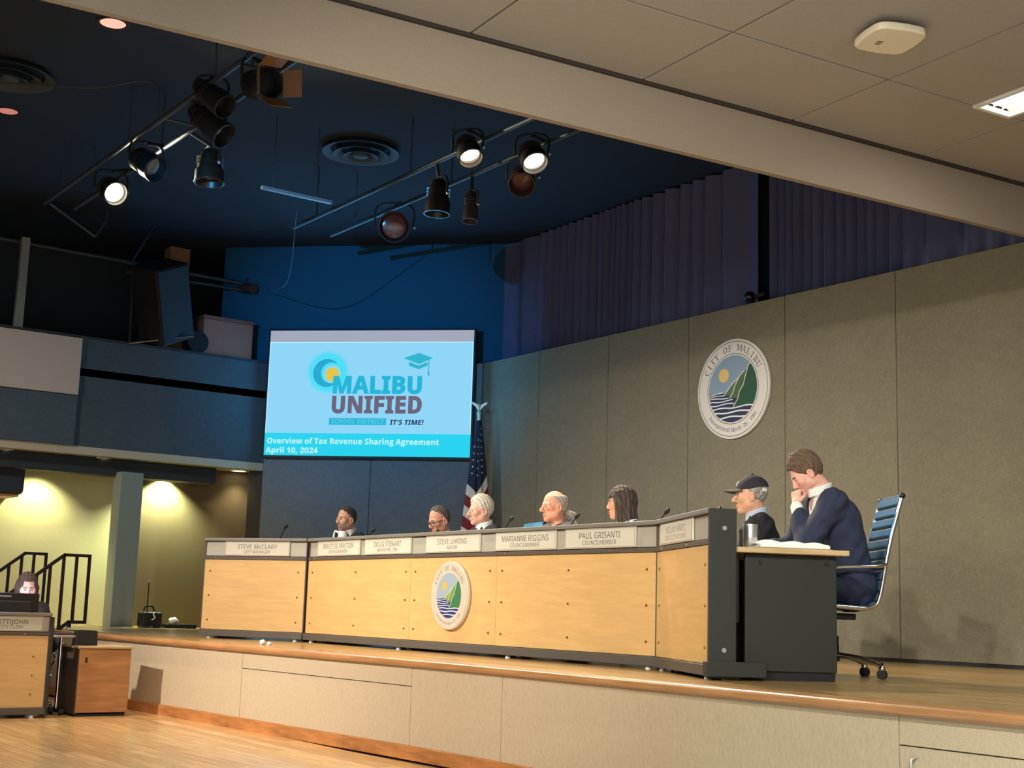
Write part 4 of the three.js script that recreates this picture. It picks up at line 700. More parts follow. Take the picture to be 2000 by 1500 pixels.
// ---------------------------------------------------------------- office chairs
const leather = mat(0x2b4a61, 0.42), leatherDark = mat(0x17202a, 0.45);
function chair(pos, turn, label, top = 1.12, lm = leather) {
  const t = thing('office_chair', label, 'chair', pos, turn, 'ribbed leather office chairs behind the dais');
  for (let k = 0; k < 5; k++) {
    const a = k * Math.PI * 2 / 5 + 0.3, c = Math.cos(a), s = Math.sin(a);
    const leg = part('leg', tube([[0.03 * c, 0.14, 0.03 * s], [0.16 * c, 0.125, 0.16 * s], [0.27 * c, 0.1, 0.27 * s], [0.315 * c, 0.085, 0.315 * s]], 0.019, 16, 10), M.chrome, t, 'chrome star base leg');
    const cs = part('caster', merge([bar([0.315 * c - 0.02 * s, 0.03, 0.315 * s + 0.02 * c], [0.315 * c - 0.008 * s, 0.03, 0.315 * s + 0.008 * c], 0.03, 18), bar([0.315 * c + 0.008 * s, 0.03, 0.315 * s - 0.008 * c], [0.315 * c + 0.02 * s, 0.03, 0.315 * s - 0.02 * c], 0.03, 18)]), M.black, t);
    part('hood', T(new THREE.SphereGeometry(0.024, 12, 8), 0.315 * c, 0.066, 0.315 * s), M.chrome, cs);
  }
  part('column', merge([cyl(0.03, 0.036, 0.16, 0, 0.18, 0), cyl(0.02, 0.02, 0.16, 0, 0.32, 0)]), M.black, t);
  part('mechanism', merge([rbox(0.2, 0.04, 0.24, 0.01, 0, 0.385, 0), bar([0.08, 0.375, 0.05], [0.22, 0.36, 0.07], 0.008)]), M.black, t);
  // side profile of seat and back, then padded ribs across it
  const H = top, prof = new THREE.CatmullRomCurve3([[0.25, 0.425], [0.2, 0.455], [0.0, 0.445], [-0.15, 0.44], [-0.215, 0.47], [-0.245, 0.56], [-0.275, 0.72], [-0.315, 0.9], [-0.315 - (H - 0.9) * 0.28, H]].map(p => V(0, p[1], p[0])), false, 'catmullrom', 0.4);
  for (const s of [-1, 1]) {
    const n = 60, pts = []; for (let i = 0; i <= n; i++) { const q = prof.getPoint(i / n); pts.push([0.235 * s, q.y, q.z]); }
    const fr = part('side_frame', tube(pts, 0.013, 70, 8), M.chrome, t, 'chrome side frame');
    part('end_knob', merge([new THREE.SphereGeometry(0.02, 12, 8).translate(0.235 * s, H, pts[n][2])]), M.blackGloss, fr);
    part('armrest', tube([[0.25 * s, 0.72, -0.27], [0.285 * s, 0.705, -0.22], [0.29 * s, 0.69, 0.05], [0.29 * s, 0.672, 0.14], [0.285 * s, 0.62, 0.17], [0.26 * s, 0.5, 0.1], [0.24 * s, 0.455, 0.05]], 0.011, 44, 8), M.chrome, t, 'chrome arm loop');
  }
  const N = Math.round(15 + (H - 0.95) * 8), L = prof.getLength();
  for (let i = 0; i < N; i++) {
    const a = prof.getPointAt((i + 0.04) / N), b = prof.getPointAt((i + 0.96) / N), m = a.clone().add(b).multiplyScalar(0.5), d = b.clone().sub(a), l = d.length();
    const g = new RoundedBoxGeometry(0.46, 0.036, l, 3, 0.016); g.rotateX(-Math.atan2(d.y, d.z)); part(i < N * 0.4 ? 'seat_rib' : 'back_rib', T(g, 0, m.y, m.z), lm, t);
  }
  const tp = prof.getPointAt(1); part('top_rail', bar([-0.235, tp.y, tp.z], [0.235, tp.y, tp.z], 0.014, 12), lm, t);
  return t;
}
// ---------------------------------------------------------------- signed distance modelling for people
const len3 = (x, y, z) => Math.sqrt(x * x + y * y + z * z);
const smin = (a, b, k) => { const h = Math.max(k - Math.abs(a - b), 0) / k; return Math.min(a, b) - h * h * k * 0.25; };
const smax = (a, b, k) => -smin(-a, -b, k);
function ell(x, y, z, a, b, c) { const k0 = len3(x / a, y / b, z / c), k1 = len3(x / (a * a), y / (b * b), z / (c * c)); return k1 < 1e-9 ? -Math.min(a, b, c) : k0 * (k0 - 1) / k1; }
function cap(x, y, z, A, ra, B, rb) { const bx = B[0] - A[0], by = B[1] - A[1], bz = B[2] - A[2], px = x - A[0], py = y - A[1], pz = z - A[2]; const h = clamp((px * bx + py * by + pz * bz) / (bx * bx + by * by + bz * bz + 1e-12), 0, 1); return len3(px - bx * h, py - by * h, pz - bz * h) - lerp(ra, rb, h); }
function nets(f, lo, hi, st, colour) {       // naive surface nets
  const nx = Math.ceil((hi[0] - lo[0]) / st) + 1, ny = Math.ceil((hi[1] - lo[1]) / st) + 1, nz = Math.ceil((hi[2] - lo[2]) / st) + 1;
  const v = new Float32Array(nx * ny * nz); let k = 0;
  for (let c = 0; c < nz; c++) for (let b = 0; b < ny; b++) for (let a = 0; a < nx; a++) v[k++] = f(lo[0] + a * st, lo[1] + b * st, lo[2] + c * st);
  const id = new Int32Array(nx * ny * nz).fill(-1), pos = [], idx = [];
  const off = [0, 1, nx, nx + 1, nx * ny, nx * ny + 1, nx * ny + nx, nx * ny + nx + 1], E = [[0, 1], [2, 3], [4, 5], [6, 7], [0, 2], [1, 3], [4, 6], [5, 7], [0, 4], [1, 5], [2, 6], [3, 7]];
  for (let c = 0; c < nz - 1; c++) for (let b = 0; b < ny - 1; b++) for (let a = 0; a < nx - 1; a++) {
    const o = (c * ny + b) * nx + a; let m = 0; for (let i = 0; i < 8; i++) if (v[o + off[i]] < 0) m |= 1 << i;
    if (m === 0 || m === 255) continue;
    let sx = 0, sy = 0, sz = 0, n = 0;
    for (const [p, q] of E) { const A = v[o + off[p]], B = v[o + off[q]]; if ((A < 0) === (B < 0)) continue; const t = A / (A - B); sx += lerp(p & 1, q & 1, t); sy += lerp((p >> 1) & 1, (q >> 1) & 1, t); sz += lerp(p >> 2, q >> 2, t); n++; }
    id[o] = pos.length / 3; pos.push(lo[0] + (a + sx / n) * st, lo[1] + (b + sy / n) * st, lo[2] + (c + sz / n) * st);
  }
  const quad = (p, q, r, s, fl) => { if (p < 0 || q < 0 || r < 0 || s < 0) return; fl ? idx.push(p, q, r, p, r, s) : idx.push(p, r, q, p, s, r); };
  for (let c = 1; c < nz - 1; c++) for (let b = 1; b < ny - 1; b++) for (let a = 1; a < nx - 1; a++) {
    const o = (c * ny + b) * nx + a, s = v[o] < 0;
    if (s !== (v[o + 1] < 0)) quad(id[o], id[o - nx], id[o - nx - nx * ny], id[o - nx * ny], s);
    if (s !== (v[o + nx] < 0)) quad(id[o], id[o - nx * ny], id[o - 1 - nx * ny], id[o - 1], s);
    if (s !== (v[o + nx * ny] < 0)) quad(id[o], id[o - 1], id[o - 1 - nx], id[o - nx], s);
  }
  const g = new THREE.BufferGeometry(), N = [], C = [], e = st * 0.5;
  for (let i = 0; i < pos.length; i += 3) {
    const x = pos[i], y = pos[i + 1], z = pos[i + 2]; let a = f(x + e, y, z) - f(x - e, y, z), b = f(x, y + e, z) - f(x, y - e, z), c = f(x, y, z + e) - f(x, y, z - e); const l = len3(a, b, c) || 1; N.push(a / l, b / l, c / l);
    if (colour) C.push(...colour(x, y, z));
  }
  g.setAttribute('position', new THREE.Float32BufferAttribute(pos, 3)); g.setAttribute('normal', new THREE.Float32BufferAttribute(N, 3)); if (colour) g.setAttribute('color', new THREE.Float32BufferAttribute(C, 3)); g.setIndex(idx); return g;
}
const lin = h => { const c = new THREE.Color(h); return [c.r, c.g, c.b]; };
const mix3 = (a, b, t) => [lerp(a[0], b[0], t), lerp(a[1], b[1], t), lerp(a[2], b[2], t)];
const sstep = (a, b, x) => { const t = clamp((x - a) / (b - a), 0, 1); return t * t * (3 - 2 * t); };
// head in its own space: eyes at y = 0, +z forward, x to the person's left
function headField({ jaw = 1, nose = 1, gaunt = 0 } = {}) {
  return (x, y, z) => {
    const ax = Math.abs(x);
    let d = ell(x, y - 0.035, z + 0.012, 0.075, 0.092, 0.096);
    d = smin(d, ell(x, y + 0.036, z - 0.022, 0.058 * jaw, 0.08, 0.067), 0.03);
    d = smin(d, len3(x, y + 0.1, z - 0.066) - 0.021, 0.03);
    d = smin(d, len3(ax - 0.042, y + 0.016, z - 0.056) - (0.027 - gaunt * 0.004), 0.025);
    d = smin(d, len3(ax - 0.05 * jaw, y + 0.062, z - 0.004) - 0.021, 0.04);
    d = smin(d, cap(ax, y, z, [0, 0.021, 0.084], 0.011, [0.046, 0.017, 0.068], 0.009), 0.018);
    d = smax(d, -(len3(ax - 0.031, y, z - 0.1) - 0.0175), 0.014);
    d = smin(d, len3(ax - 0.031, y + 0.001, z - 0.0735) - 0.0125, 0.003);
    d = smin(d, cap(x, y, z, [0, 0.014, 0.087], 0.008, [0, -0.03, 0.108 * (0.5 + nose * 0.5)], 0.0115 * nose), 0.011);
    d = smin(d, len3(ax - 0.0125, y + 0.036, z - 0.096) - 0.0085, 0.008);
    d = smin(d, cap(ax, y, z, [0, -0.0615, 0.0925], 0.0068, [0.022, -0.067, 0.081], 0.004), 0.007);
    d = smin(d, cap(ax, y, z, [0, -0.0745, 0.0905], 0.0078, [0.019, -0.071, 0.082], 0.004), 0.007);
    d = smax(d, -(cap(ax, y, z, [0, -0.068, 0.101], 0.0032, [0.024, -0.069, 0.088], 0.003)), 0.004);
    d = smax(d, -(cap(ax, y, z, [0.0185, -0.036, 0.0925], 0.0026, [0.031, -0.07, 0.077], 0.002)), 0.006);
    if (gaunt) { d = smax(d, -(len3(ax - 0.046, y + 0.046, z - 0.075) - 0.02), 0.02); for (const yy of [0.047, 0.058, 0.069]) d += 0.0009 * Math.exp(-Math.pow((y - yy) / 0.0022, 2)) * sstep(0.03, 0.06, z); }
    let e = ell(ax - 0.078 - 0.25 * Math.max(0, -0.0 - z) * 0.6, y + 0.01, z + 0.012, 0.0085, 0.034, 0.021); e = smax(e, -ell(ax - 0.087, y + 0.008, z + 0.008, 0.007, 0.021, 0.012), 0.004); d = smin(d, e, 0.008);
    d = smin(d, cap(x, y, z, [0, -0.05, -0.022], 0.054, [0, -0.115, -0.036], 0.05), 0.03);
    return d;
  };
}
function headColour({ skin, brow, lips = 0.35, beard, stubble = 0, blush = 0.22 }) {
  const S = lin(skin), B = lin(brow), red = [S[0] * 0.95, S[1] * 0.62, S[2] * 0.58], W = [0.4, 0.37, 0.34], K = [0.02, 0.018, 0.016], BE = beard ? lin(beard) : null, ST2 = [S[0] * 0.55, S[1] * 0.55, S[2] * 0.56];
  return (x, y, z) => {
    const ax = Math.abs(x), mo = 1 + (hash2(Math.round(x * 300), Math.round(y * 300 + z * 170)) - 0.5) * 0.1 + (hash2(Math.round(x * 90), Math.round(y * 90 + z * 60)) - 0.5) * 0.08; let c = [S[0] * mo, S[1] * mo, S[2] * mo];
    c = mix3(c, red, blush * (sstep(0.03, 0.0, len3(ax - 0.042, y + 0.022, z - 0.078)) + sstep(0.022, 0.0, len3(x, y + 0.03, z - 0.11)) + sstep(0.075, 0.085, ax) * 0.8));
    if (stubble && z > -0.02) c = mix3(c, ST2, stubble * sstep(-0.035, -0.06, y) * sstep(0.0, 0.03, z));
    if (BE) { const m = Math.max(sstep(-0.045, -0.055, y) * sstep(0.0, 0.02, z), sstep(-0.042, -0.048, y) * sstep(0.078, 0.084, z)); c = mix3(c, BE, 0.85 * m * (0.75 + 0.25 * hash2(Math.round(x * 500), Math.round(y * 500)))); }
    if (y < -0.0545 && y > -0.084 && ax < 0.0225 && z > 0.082) c = mix3(c, red, lips * 2 * sstep(0.0225, 0.016, ax));
    if (Math.abs(y + 0.068) < 0.0022 && ax < 0.023 && z > 0.08) c = mix3(c, K, 0.55);
    const el = len3(ax - 0.031, y + 0.001, z - 0.0735);
    if (el < 0.0137 && z > 0.076 && Math.abs(y + 0.001) < 0.0048) { c = W; if (Math.hypot(ax - 0.031, y + 0.001) < 0.0066) c = K; }
    else if (Math.hypot((ax - 0.031) / 0.017, (y - 0.004) / 0.008) < 1 && z > 0.066) c = mix3(c, K, 0.28);
    const bc = Math.abs(y - 0.0225 + Math.max(0, ax - 0.034) * 0.3); if (bc < 0.0065 && ax > 0.01 && ax < 0.05 && z > 0.058) c = mix3(c, B, 0.8);
    return c;
  };
}
const strands = (x, y, z) => 0.0022 * Math.sin(x * 210 + y * 55 + z * 30) + 0.002 * Math.sin(z * 190 - y * 70 + x * 40) + 0.0012 * Math.sin((x + z) * 420 + y * 90);
const HAIR = {
  short: ({ t = 0.011, fy = 0.085, fz = 0.075, puff = 0, nape = -0.09, temple = 0 }) => (x, y, z) => {
    let d = ell(x, y - 0.037 - puff * 0.5, z + 0.014, 0.075 + t, 0.092 + t + puff, 0.096 + t) + strands(x, y, z);
    d = smax(d, -(0.61 * (y - fy) - 0.79 * (z - fz)) + 0.004 * Math.sin(x * 130 + y * 70) + 0.003 * Math.sin(x * 260 + 1), 0.006); d = smax(d, nape - y, 0.01);
    if (temple) d = smax(d, -(len3(Math.abs(x) - 0.062, y - 0.06, z - 0.075) - temple), 0.01);
    d = smax(d, -(len3(Math.abs(x) - 0.092, y + 0.008, z + 0.006) - 0.026), 0.006); return d;
  },
  fringe: ({ t = 0.012 }) => (x, y, z) => {                       // bald on top, hair at the sides and back, short tail behind
    let d = ell(x, y - 0.03, z + 0.018, 0.075 + t, 0.092 + t, 0.096 + t) + strands(x, y, z);
    d = smax(d, -(0.5 * (y - 0.055) - 0.86 * (z - 0.012)), 0.012); d = smax(d, y - 0.095 + 0.0 * z, 0.02); d = smax(d, -(len3(Math.abs(x) - 0.092, y + 0.008, z + 0.004) - 0.03), 0.006); d = Math.max(d, -0.085 - y);
    let p = cap(x, y, z, [0, -0.04, -0.105], 0.02, [0, -0.075, -0.16], 0.034); p = smin(p, cap(x, y, z, [0, -0.075, -0.16], 0.034, [0.01, -0.125, -0.185], 0.018), 0.03); return smin(d, p + strands(x, y, z) * 1.6, 0.02);
  },
  long: ({ t = 0.018, bangs = 0.05, drop = -0.27, width = 0.1, open = 0.062, faceZ = 0.0 }) => (x, y, z) => {
    let d = ell(x, y - 0.036, z + 0.012, 0.075 + t, 0.093 + t, 0.096 + t);
    d = smin(d, cap(x * 0.82, y, z, [0, -0.02, -0.035], 0.082, [0, drop, -0.06], width), 0.04);
    const ax = Math.abs(x); d = smin(d, cap(ax, y, z, [0.07, 0.0, 0.01], 0.024, [0.085, drop + 0.03, 0.02], 0.03), 0.04);
    d += strands(x, y * 0.15, z);
    let face = Math.max(ax - open - Math.max(0, y) * -0.1, y - bangs, faceZ - z); d = smax(d, -face, 0.012);
    d = smax(d, -(cap(x, y, z, [0, -0.09, 0.03], 0.05, [0, -0.3, 0.06], 0.06)), 0.015); return Math.max(d, drop - 0.02 - y);
  },
};
function handGeo(curl, side, colour) {       // wrist at the origin, fingers along +z, palm towards -y, thumb towards +x (side 1)
  const prims = [];
  for (let i = 0; i < 4; i++) {
    const x0 = [0.031, 0.0105, -0.0105, -0.03][i], L = [0.072, 0.08, 0.075, 0.06][i], r = [0.0092, 0.0094, 0.009, 0.008][i];
    prims.push([[x0 * 0.55, 0, 0.012], 0.014, [x0, 0, 0.088], 0.0125]); let p = [x0, 0, 0.09], a = 0;
    for (let k = 0; k < 3; k++) { a += curl * [1.15, 1.5, 0.9][k]; const l = L * [0.45, 0.32, 0.23][k], q = [p[0] + x0 * 0.1 * (1 - curl), p[1] - Math.sin(a) * l, p[2] + Math.cos(a) * l]; prims.push([p, r * (1 - k * 0.06), q, r * (0.94 - k * 0.08)]); p = q; }
  }
  const th = [[0.024, -0.008, 0.022], [0.05, -0.02, 0.05], [0.052 - curl * 0.014, -0.03 - curl * 0.012, 0.078], [0.046 - curl * 0.03, -0.034 - curl * 0.014, 0.1]];
  for (let k = 0; k < 3; k++) prims.push([th[k], 0.0135 - k * 0.0018, th[k + 1], 0.0115 - k * 0.0014]);
  prims.push([[0, 0, -0.02], 0.026, [0, 0, 0.02], 0.024]);
  const f = (x, y, z) => { let d = 9; for (const [A, ra, B, rb] of prims) d = smin(d, cap(x * side, y, z, A, ra, B, rb), 0.006); return d; };
  return nets(f, [-0.075, -0.085, -0.05], [0.075, 0.035, 0.185], 0.004, colour);
}
function orient(g, at, dir, palm) {          // palm: direction the palm faces
  const z = V(...dir).normalize(), y = V(...palm).normalize().negate(); y.addScaledVector(z, -y.dot(z)).normalize(); const x = new THREE.Vector3().crossVectors(y, z);
  g.applyMatrix4(new THREE.Matrix4().makeBasis(x, y, z).setPosition(...at)); return g;
}
const cloth = (c, o = {}) => mat(c, 0.85, o);
function person(label, pos, turn, o) {
  const t = thing('person', label, 'person', pos, turn);
  const lz = o.lean ?? 0.04, ny = o.neckY ?? 0.63, W = o.wide ?? 1, zo = y => lz * clamp(y / (o.neckY ?? 0.63), 0, 1.1), bk = o.hunch ?? 0;
  const N = [0, ny, lz], H = o.head, hc = H.c ?? [0, ny + 0.145, lz + 0.055], hs = H.s ?? 1.05;
  const A = o.arms ?? {}, dflt = s => ({ e: [0.25 * s, 0.27, 0.1 + lz], w: [0.17 * s, 0.345, 0.35], dir: [-0.35 * s, -0.1, 1], palm: [0, -1, 0.1], curl: 0.35 });
  const arm = { 1: { ...dflt(1), ...A.L }, '-1': { ...dflt(-1), ...A.R } };
  const sh = s => [0.168 * s * W, ny - 0.065, zo(ny) + 0.0 + (o.shz ?? 0)];
  const torso = [
    [[-0.085, 0.1, 0], 0.118, [0.085, 0.1, 0], 0.118], [[-0.06, 0.1, 0], 0.115, [-0.085 * W, ny - 0.17, zo(ny - 0.17) - bk], 0.108], [[0.06, 0.1, 0], 0.115, [0.085 * W, ny - 0.17, zo(ny - 0.17) - bk], 0.108],
    [[-0.12 * W, ny - 0.09, zo(ny) - bk * 0.6], 0.075, [0.12 * W, ny - 0.09, zo(ny) - bk * 0.6], 0.075], [[0, ny - 0.12, zo(ny) - bk * 0.5], 0.095, [0, ny - 0.03, lz - 0.005], 0.06]];
  const fy = 0.06 - (o.seatH ?? 0.47), legs = []; for (const s of [-1, 1]) legs.push([[0.095 * s, 0.085, 0], 0.09, [0.12 * s, 0.075, 0.4], 0.066], [[0.12 * s, 0.075, 0.4], 0.06, [0.12 * s, fy + 0.05, 0.42], 0.043]);
  const feet = []; for (const s of [-1, 1]) feet.push([[0.12 * s, fy - 0.005, 0.4], 0.04, [0.135 * s, fy - 0.02, 0.56], 0.033]);
  const armB = []; for (const s of [1, -1]) { const a = arm[s]; armB.push([sh(s), 0.06, a.e, 0.047], [a.e, 0.046, a.w, 0.03]); }
  const neck = [[N[0], N[1] - 0.02, N[2]], 0.058, [hc[0], lerp(N[1], hc[1], 0.6), lerp(N[2], hc[2] - 0.03, 0.75)], 0.054];
  const fld = (list, inf, k = 0.04) => (x, y, z) => { let d = 9; for (const [P, ra, Q, rb] of list) d = smin(d, cap(x, y, z, P, ra, Q, rb), k); return d - inf; };
  const bb = (list, m) => { const lo = [9, 9, 9], hi = [-9, -9, -9]; for (const [P, ra, Q, rb] of list) for (let i = 0; i < 3; i++) { lo[i] = Math.min(lo[i], P[i] - ra - m, Q[i] - rb - m); hi[i] = Math.max(hi[i], P[i] + ra + m, Q[i] + rb + m); } return [lo, hi]; };
  const skin = lin(o.skin), sc = () => skin;
  // body: one continuous skin surface with a finer head and hands
  const bl = [...torso, ...legs, ...feet, ...armB, neck], gB = nets(fld(bl, 0, 0.03), ...bb(bl, 0.03), 0.014, sc);
  const hm = new THREE.Matrix4().makeRotationFromEuler(new THREE.Euler(H.pitch ?? 0, H.yaw ?? 0, H.roll ?? 0, 'YXZ')); hm.scale(V(hs, hs, hs)); hm.setPosition(...hc);
  const gH = nets(headField(o.face), [-0.105, -0.215, -0.13], [0.105, 0.14, 0.13], 0.0036, headColour({ skin: o.skin, brow: o.brow ?? 0x4a3c30, ...o.paint })).applyMatrix4(hm);
  const hands = [1, -1].map(s => orient(handGeo(arm[s].curl, s * -1, sc), arm[s].w, arm[s].dir, arm[s].palm));
  const body = part('body', mergeGeometries([gB, gH, ...hands]), new THREE.MeshPhysicalMaterial({ vertexColors: true, roughness: 0.62 }), t);
  // clothing
  const leg = part('trousers', nets(fld([...legs, torso[0]], 0.012), ...bb([...legs, torso[0]], 0.05), 0.016), cloth(o.trousers ?? 0x1b1d26), t); part('shoes', nets(fld(feet, 0.008, 0.02), ...bb(feet, 0.03), 0.014), M.blackGloss, leg);
  const cut = (a, f) => { const q = arm[a]; return [[sh(a), 0.06, q.e, 0.047], [q.e, 0.046, [lerp(q.e[0], q.w[0], f), lerp(q.e[1], q.w[1], f), lerp(q.e[2], q.w[2], f)], 0.036]]; };
  if (o.shirt) {
    const l = [...torso, ...[1, -1].map(a => { const q = arm[a]; return [[lerp(q.e[0], q.w[0], 0.55), lerp(q.e[1], q.w[1], 0.55), lerp(q.e[2], q.w[2], 0.55)], 0.036, [lerp(q.e[0], q.w[0], 0.93), lerp(q.e[1], q.w[1], 0.93), lerp(q.e[2], q.w[2], 0.93)], 0.034]; })], b = fld(l, 0.007, 0.03);
    const col = (x, y, z) => { const yy = y - (ny + 0.025) + (z - lz) * 0.35, zz = z - lz - 0.012; return len3(Math.max(0, Math.abs(Math.hypot(x, zz) - 0.068)), Math.max(0, Math.abs(yy) - 0.022), 0) - 0.009; };
    part('shirt', nets((x, y, z) => smin(b(x, y, z), col(x, y, z), 0.012), ...bb(l, 0.06), 0.009), cloth(o.shirt), t);
  }
  const tz = o.tieZ ?? 0; if (o.tie) part('tie', nets(fld([[[0, ny - 0.02, lz + 0.078 + tz], 0.014, [0, ny - 0.06, lz + 0.1 + tz], 0.014], [[0, ny - 0.07, lz + 0.1 + tz], 0.018, [0, 0.24, zo(0.24) + 0.128 + tz * 0.5], 0.03]], 0.004, 0.01), [-0.06, 0.15, -0.05 + lz - 0.1], [0.06, ny + 0.04, lz + 0.2], 0.008), cloth(o.tie), t);
  if (o.top) {
    const { v = 0, inf = 0.02, sleeve = 0.86, colour, neckR = 0.075 } = o.top, l = [...torso, ...cut(1, sleeve), ...cut(-1, sleeve)], b = fld(l, inf, 0.045);
    const f = (x, y, z) => {
      let d = b(x, y, z) + 0.0035 * Math.sin(y * 55 + x * 30 + Math.sin(z * 40) * 1.5) * sstep(0.1, 0.25, Math.abs(x)) + 0.002 * Math.sin(z * 60 + y * 34);
      d = smax(d, -(cap(x, y, z, [N[0], N[1] - 0.01, N[2] + 0.012], neckR, [hc[0], hc[1] + 0.1, hc[2]], neckR + 0.02)), 0.012);
      if (v) { const w = 0.006 + Math.max(0, y - v) * 0.3; d = smax(d, -Math.max(Math.abs(x) - w, v - y, (zo(y) + 0.02) - z), 0.008); }
      return d;
    };
    const g = nets(f, ...bb(l, 0.06), 0.0095, colour ? (x, y, z) => colour(x, y, z) : null);
    part(o.top.name ?? 'jacket', g, o.top.mat ?? (colour ? cloth(0xffffff, { vertexColors: true }) : cloth(o.top.color)), t);
    if (v && o.lapels !== false) { const lap = s => fld([[[0.052 * s, ny - 0.005, lz + 0.055], 0.012, [0.075 * s, ny - 0.1, lz + 0.105], 0.02], [[0.075 * s, ny - 0.1, lz + 0.105], 0.02, [0.02 * s, v + 0.02, zo(v) + 0.125 + inf], 0.01]], 0.0, 0.015); const L = lap(1), R = lap(-1); part('lapels', nets((x, y, z) => Math.min(L(x, y, z), R(x, y, z)), [-0.13, v - 0.05, lz - 0.12], [0.13, ny + 0.06, lz + 0.26], 0.0085), cloth(o.top.color), t); }
  }
  if (o.hair) { const f = HAIR[o.hair.type](o.hair), lg = o.hair.type === 'long', b = lg ? [[-0.16, (o.hair.drop ?? -0.27) - 0.04, -0.19], [0.16, 0.17, 0.14]] : [[-0.12, -0.17, -0.24], [0.12, 0.19, 0.13]]; const c0 = lin(o.hair.color), c1 = lin(o.hair.color2 ?? o.hair.color); const g = nets(f, ...b, 0.0042, (x, y, z) => mix3(c0, c1, clamp(0.45 + 0.22 * Math.sin(x * 230 + z * 150 + Math.sin(y * 30) * 2) + 0.22 * Math.sin(x * 520 - z * 430 + y * 60) + (hash2(Math.round(x * 400), Math.round(z * 400)) - 0.5) * 0.5, 0, 1))).applyMatrix4(hm); part('hair', g, mat(0xffffff, 0.78, { vertexColors: true }), t); }
  if (o.cap) {
    const dome = (x, y, z) => { let d = ell(x, y - 0.04, z + 0.016, 0.088, 0.104, 0.112); d = Math.max(d, -(y - 0.042 + (z < 0 ? z * -0.18 : 0) - (z < 0 ? -z * 0.36 : 0))); return d; };
    const g = nets((x, y, z) => Math.max(dome(x, y, z), 0.034 - y - Math.min(0, z) * -0.22), [-0.12, -0.02, -0.15], [0.12, 0.17, 0.13], 0.004).applyMatrix4(hm); const c = part('cap', g, cloth(0x26242c), t, 'dark navy baseball cap');
    part('brim', nets((x, y, z) => { const bend = y - 0.047 + x * x * 3.2 + (z - 0.08) * 0.12; return Math.max(ell(x, bend, z - 0.085, 0.082, 0.05, 0.095), Math.abs(bend) - 0.0045, 0.05 - z); }, [-0.1, -0.02, 0.03], [0.1, 0.08, 0.2], 0.004).applyMatrix4(hm), cloth(0x4a4543), c);
    part('patch', nets((x, y, z) => Math.max(Math.abs(ell(x, y - 0.04, z + 0.016, 0.09, 0.106, 0.114)) - 0.002, Math.abs(x) - 0.026, Math.abs(y - 0.082) - 0.017, -z), [-0.04, 0.05, 0.04], [0.04, 0.12, 0.13], 0.003).applyMatrix4(hm), cloth(0xd8d2b8), c); part('button', new THREE.SphereGeometry(0.009, 10, 8).translate(0, 0.146, -0.016).applyMatrix4(hm), cloth(0x26242c), c);
    part('buckle', nets((x, y, z) => Math.max(Math.abs(ell(x, y - 0.04, z + 0.016, 0.09, 0.106, 0.114)) - 0.003, Math.abs(x - 0.06) - 0.012, Math.abs(y - 0.035) - 0.012, z + 0.04), [0.03, 0.0, -0.13], [0.1, 0.07, 0.0], 0.003).applyMatrix4(hm), cloth(0xd9d9d6), c);
  }
  if (o.glasses) { const parts = []; for (const s of [-1, 1]) { const tr = new THREE.TorusGeometry(0.025, 0.0028, 8, 28); tr.scale(1.1, 0.75, 1); tr.rotateY(0.18 * s); tr.translate(0.032 * s, -0.002, 0.101); parts.push(tr, bar([0.058 * s, 0.004, 0.096], [0.08 * s, 0.006, -0.02], 0.0028, 6)); } parts.push(bar([-0.008, 0.004, 0.105], [0.008, 0.004, 0.105], 0.0026, 6)); part('glasses', merge(parts).applyMatrix4(hm), M.blackGloss, t, 'dark framed glasses'); }
  if (o.ring) part('earring', new THREE.SphereGeometry(0.005, 8, 6).translate(0.085, -0.046, -0.004).applyMatrix4(hm), M.steel, t);
  return t;
}
// ---------------------------------------------------------------- the people
const SY = ST + 0.47;                                   // seat height
const D2R = Math.PI / 180;
// hip position from a wanted head centre: hips sit straight below, minus the lean
function seatFor(head, turn, lean, up) { return [head[0] - Math.sin(turn) * (lean + 0.055), head[1] - up, head[2] - Math.cos(turn) * (lean + 0.055)]; }
function sit(label, head, bodyDeg, headDeg, o, chairOpt) {
  const turn = bodyDeg * D2R, lean = o.lean ?? 0.04, p = seatFor(head, turn, lean, (o.neckY ?? 0.63) + 0.145);
  o.head = { yaw: (headDeg - bodyDeg) * D2R, ...o.head };
  person(label, p, turn, o);
  if (chairOpt) { const [lab, top, back, lm, dt] = chairOpt; const c = chair([p[0] - Math.sin(turn) * back, ST, p[2] - Math.cos(turn) * back], turn + (dt ?? 0), lab, top, lm); const sc = (p[1] - ST - 0.0) / 0.47; c.scale.y = clamp(sc, 0.9, 1.25); }
}
sit('bearded man in a dark suit seated leftmost at the dais', [-12.85, 1.93, -7.0], 8, 11, {
  skin: 0xcf9d86, brow: 0x5d4a3d, shirt: 0xd8d8d6, tie: 0x3a2a30, top: { v: 0.3, color: 0x17181d }, paint: { beard: 0x7d6d62, blush: 0.25 },
  hair: { type: 'short', t: 0.009, fy: 0.1, fz: 0.06, color: 0x2b2422, color2: 0x4b4340, temple: 0.02 }, head: { pitch: 0.03 } }, ['office chair hidden behind the bearded man', 1.0, -0.06, leatherDark]);
sit('man in dark framed glasses looking down at the dais', [-11.02, 1.855, -7.0], 2, 2, {
  skin: 0xc48d76, brow: 0x54453b, shirt: 0xc7c9cc, top: { v: 0.3, color: 0x24262d }, neckY: 0.57, lean: 0.08, glasses: 1,
  hair: { type: 'short', t: 0.01, fy: 0.112, fz: 0.05, color: 0x3b332f, color2: 0x6a625c, temple: 0.03 }, head: { pitch: 0.32 } }, ['office chair hidden behind the man in glasses', 1.0, -0.06, leatherDark]);
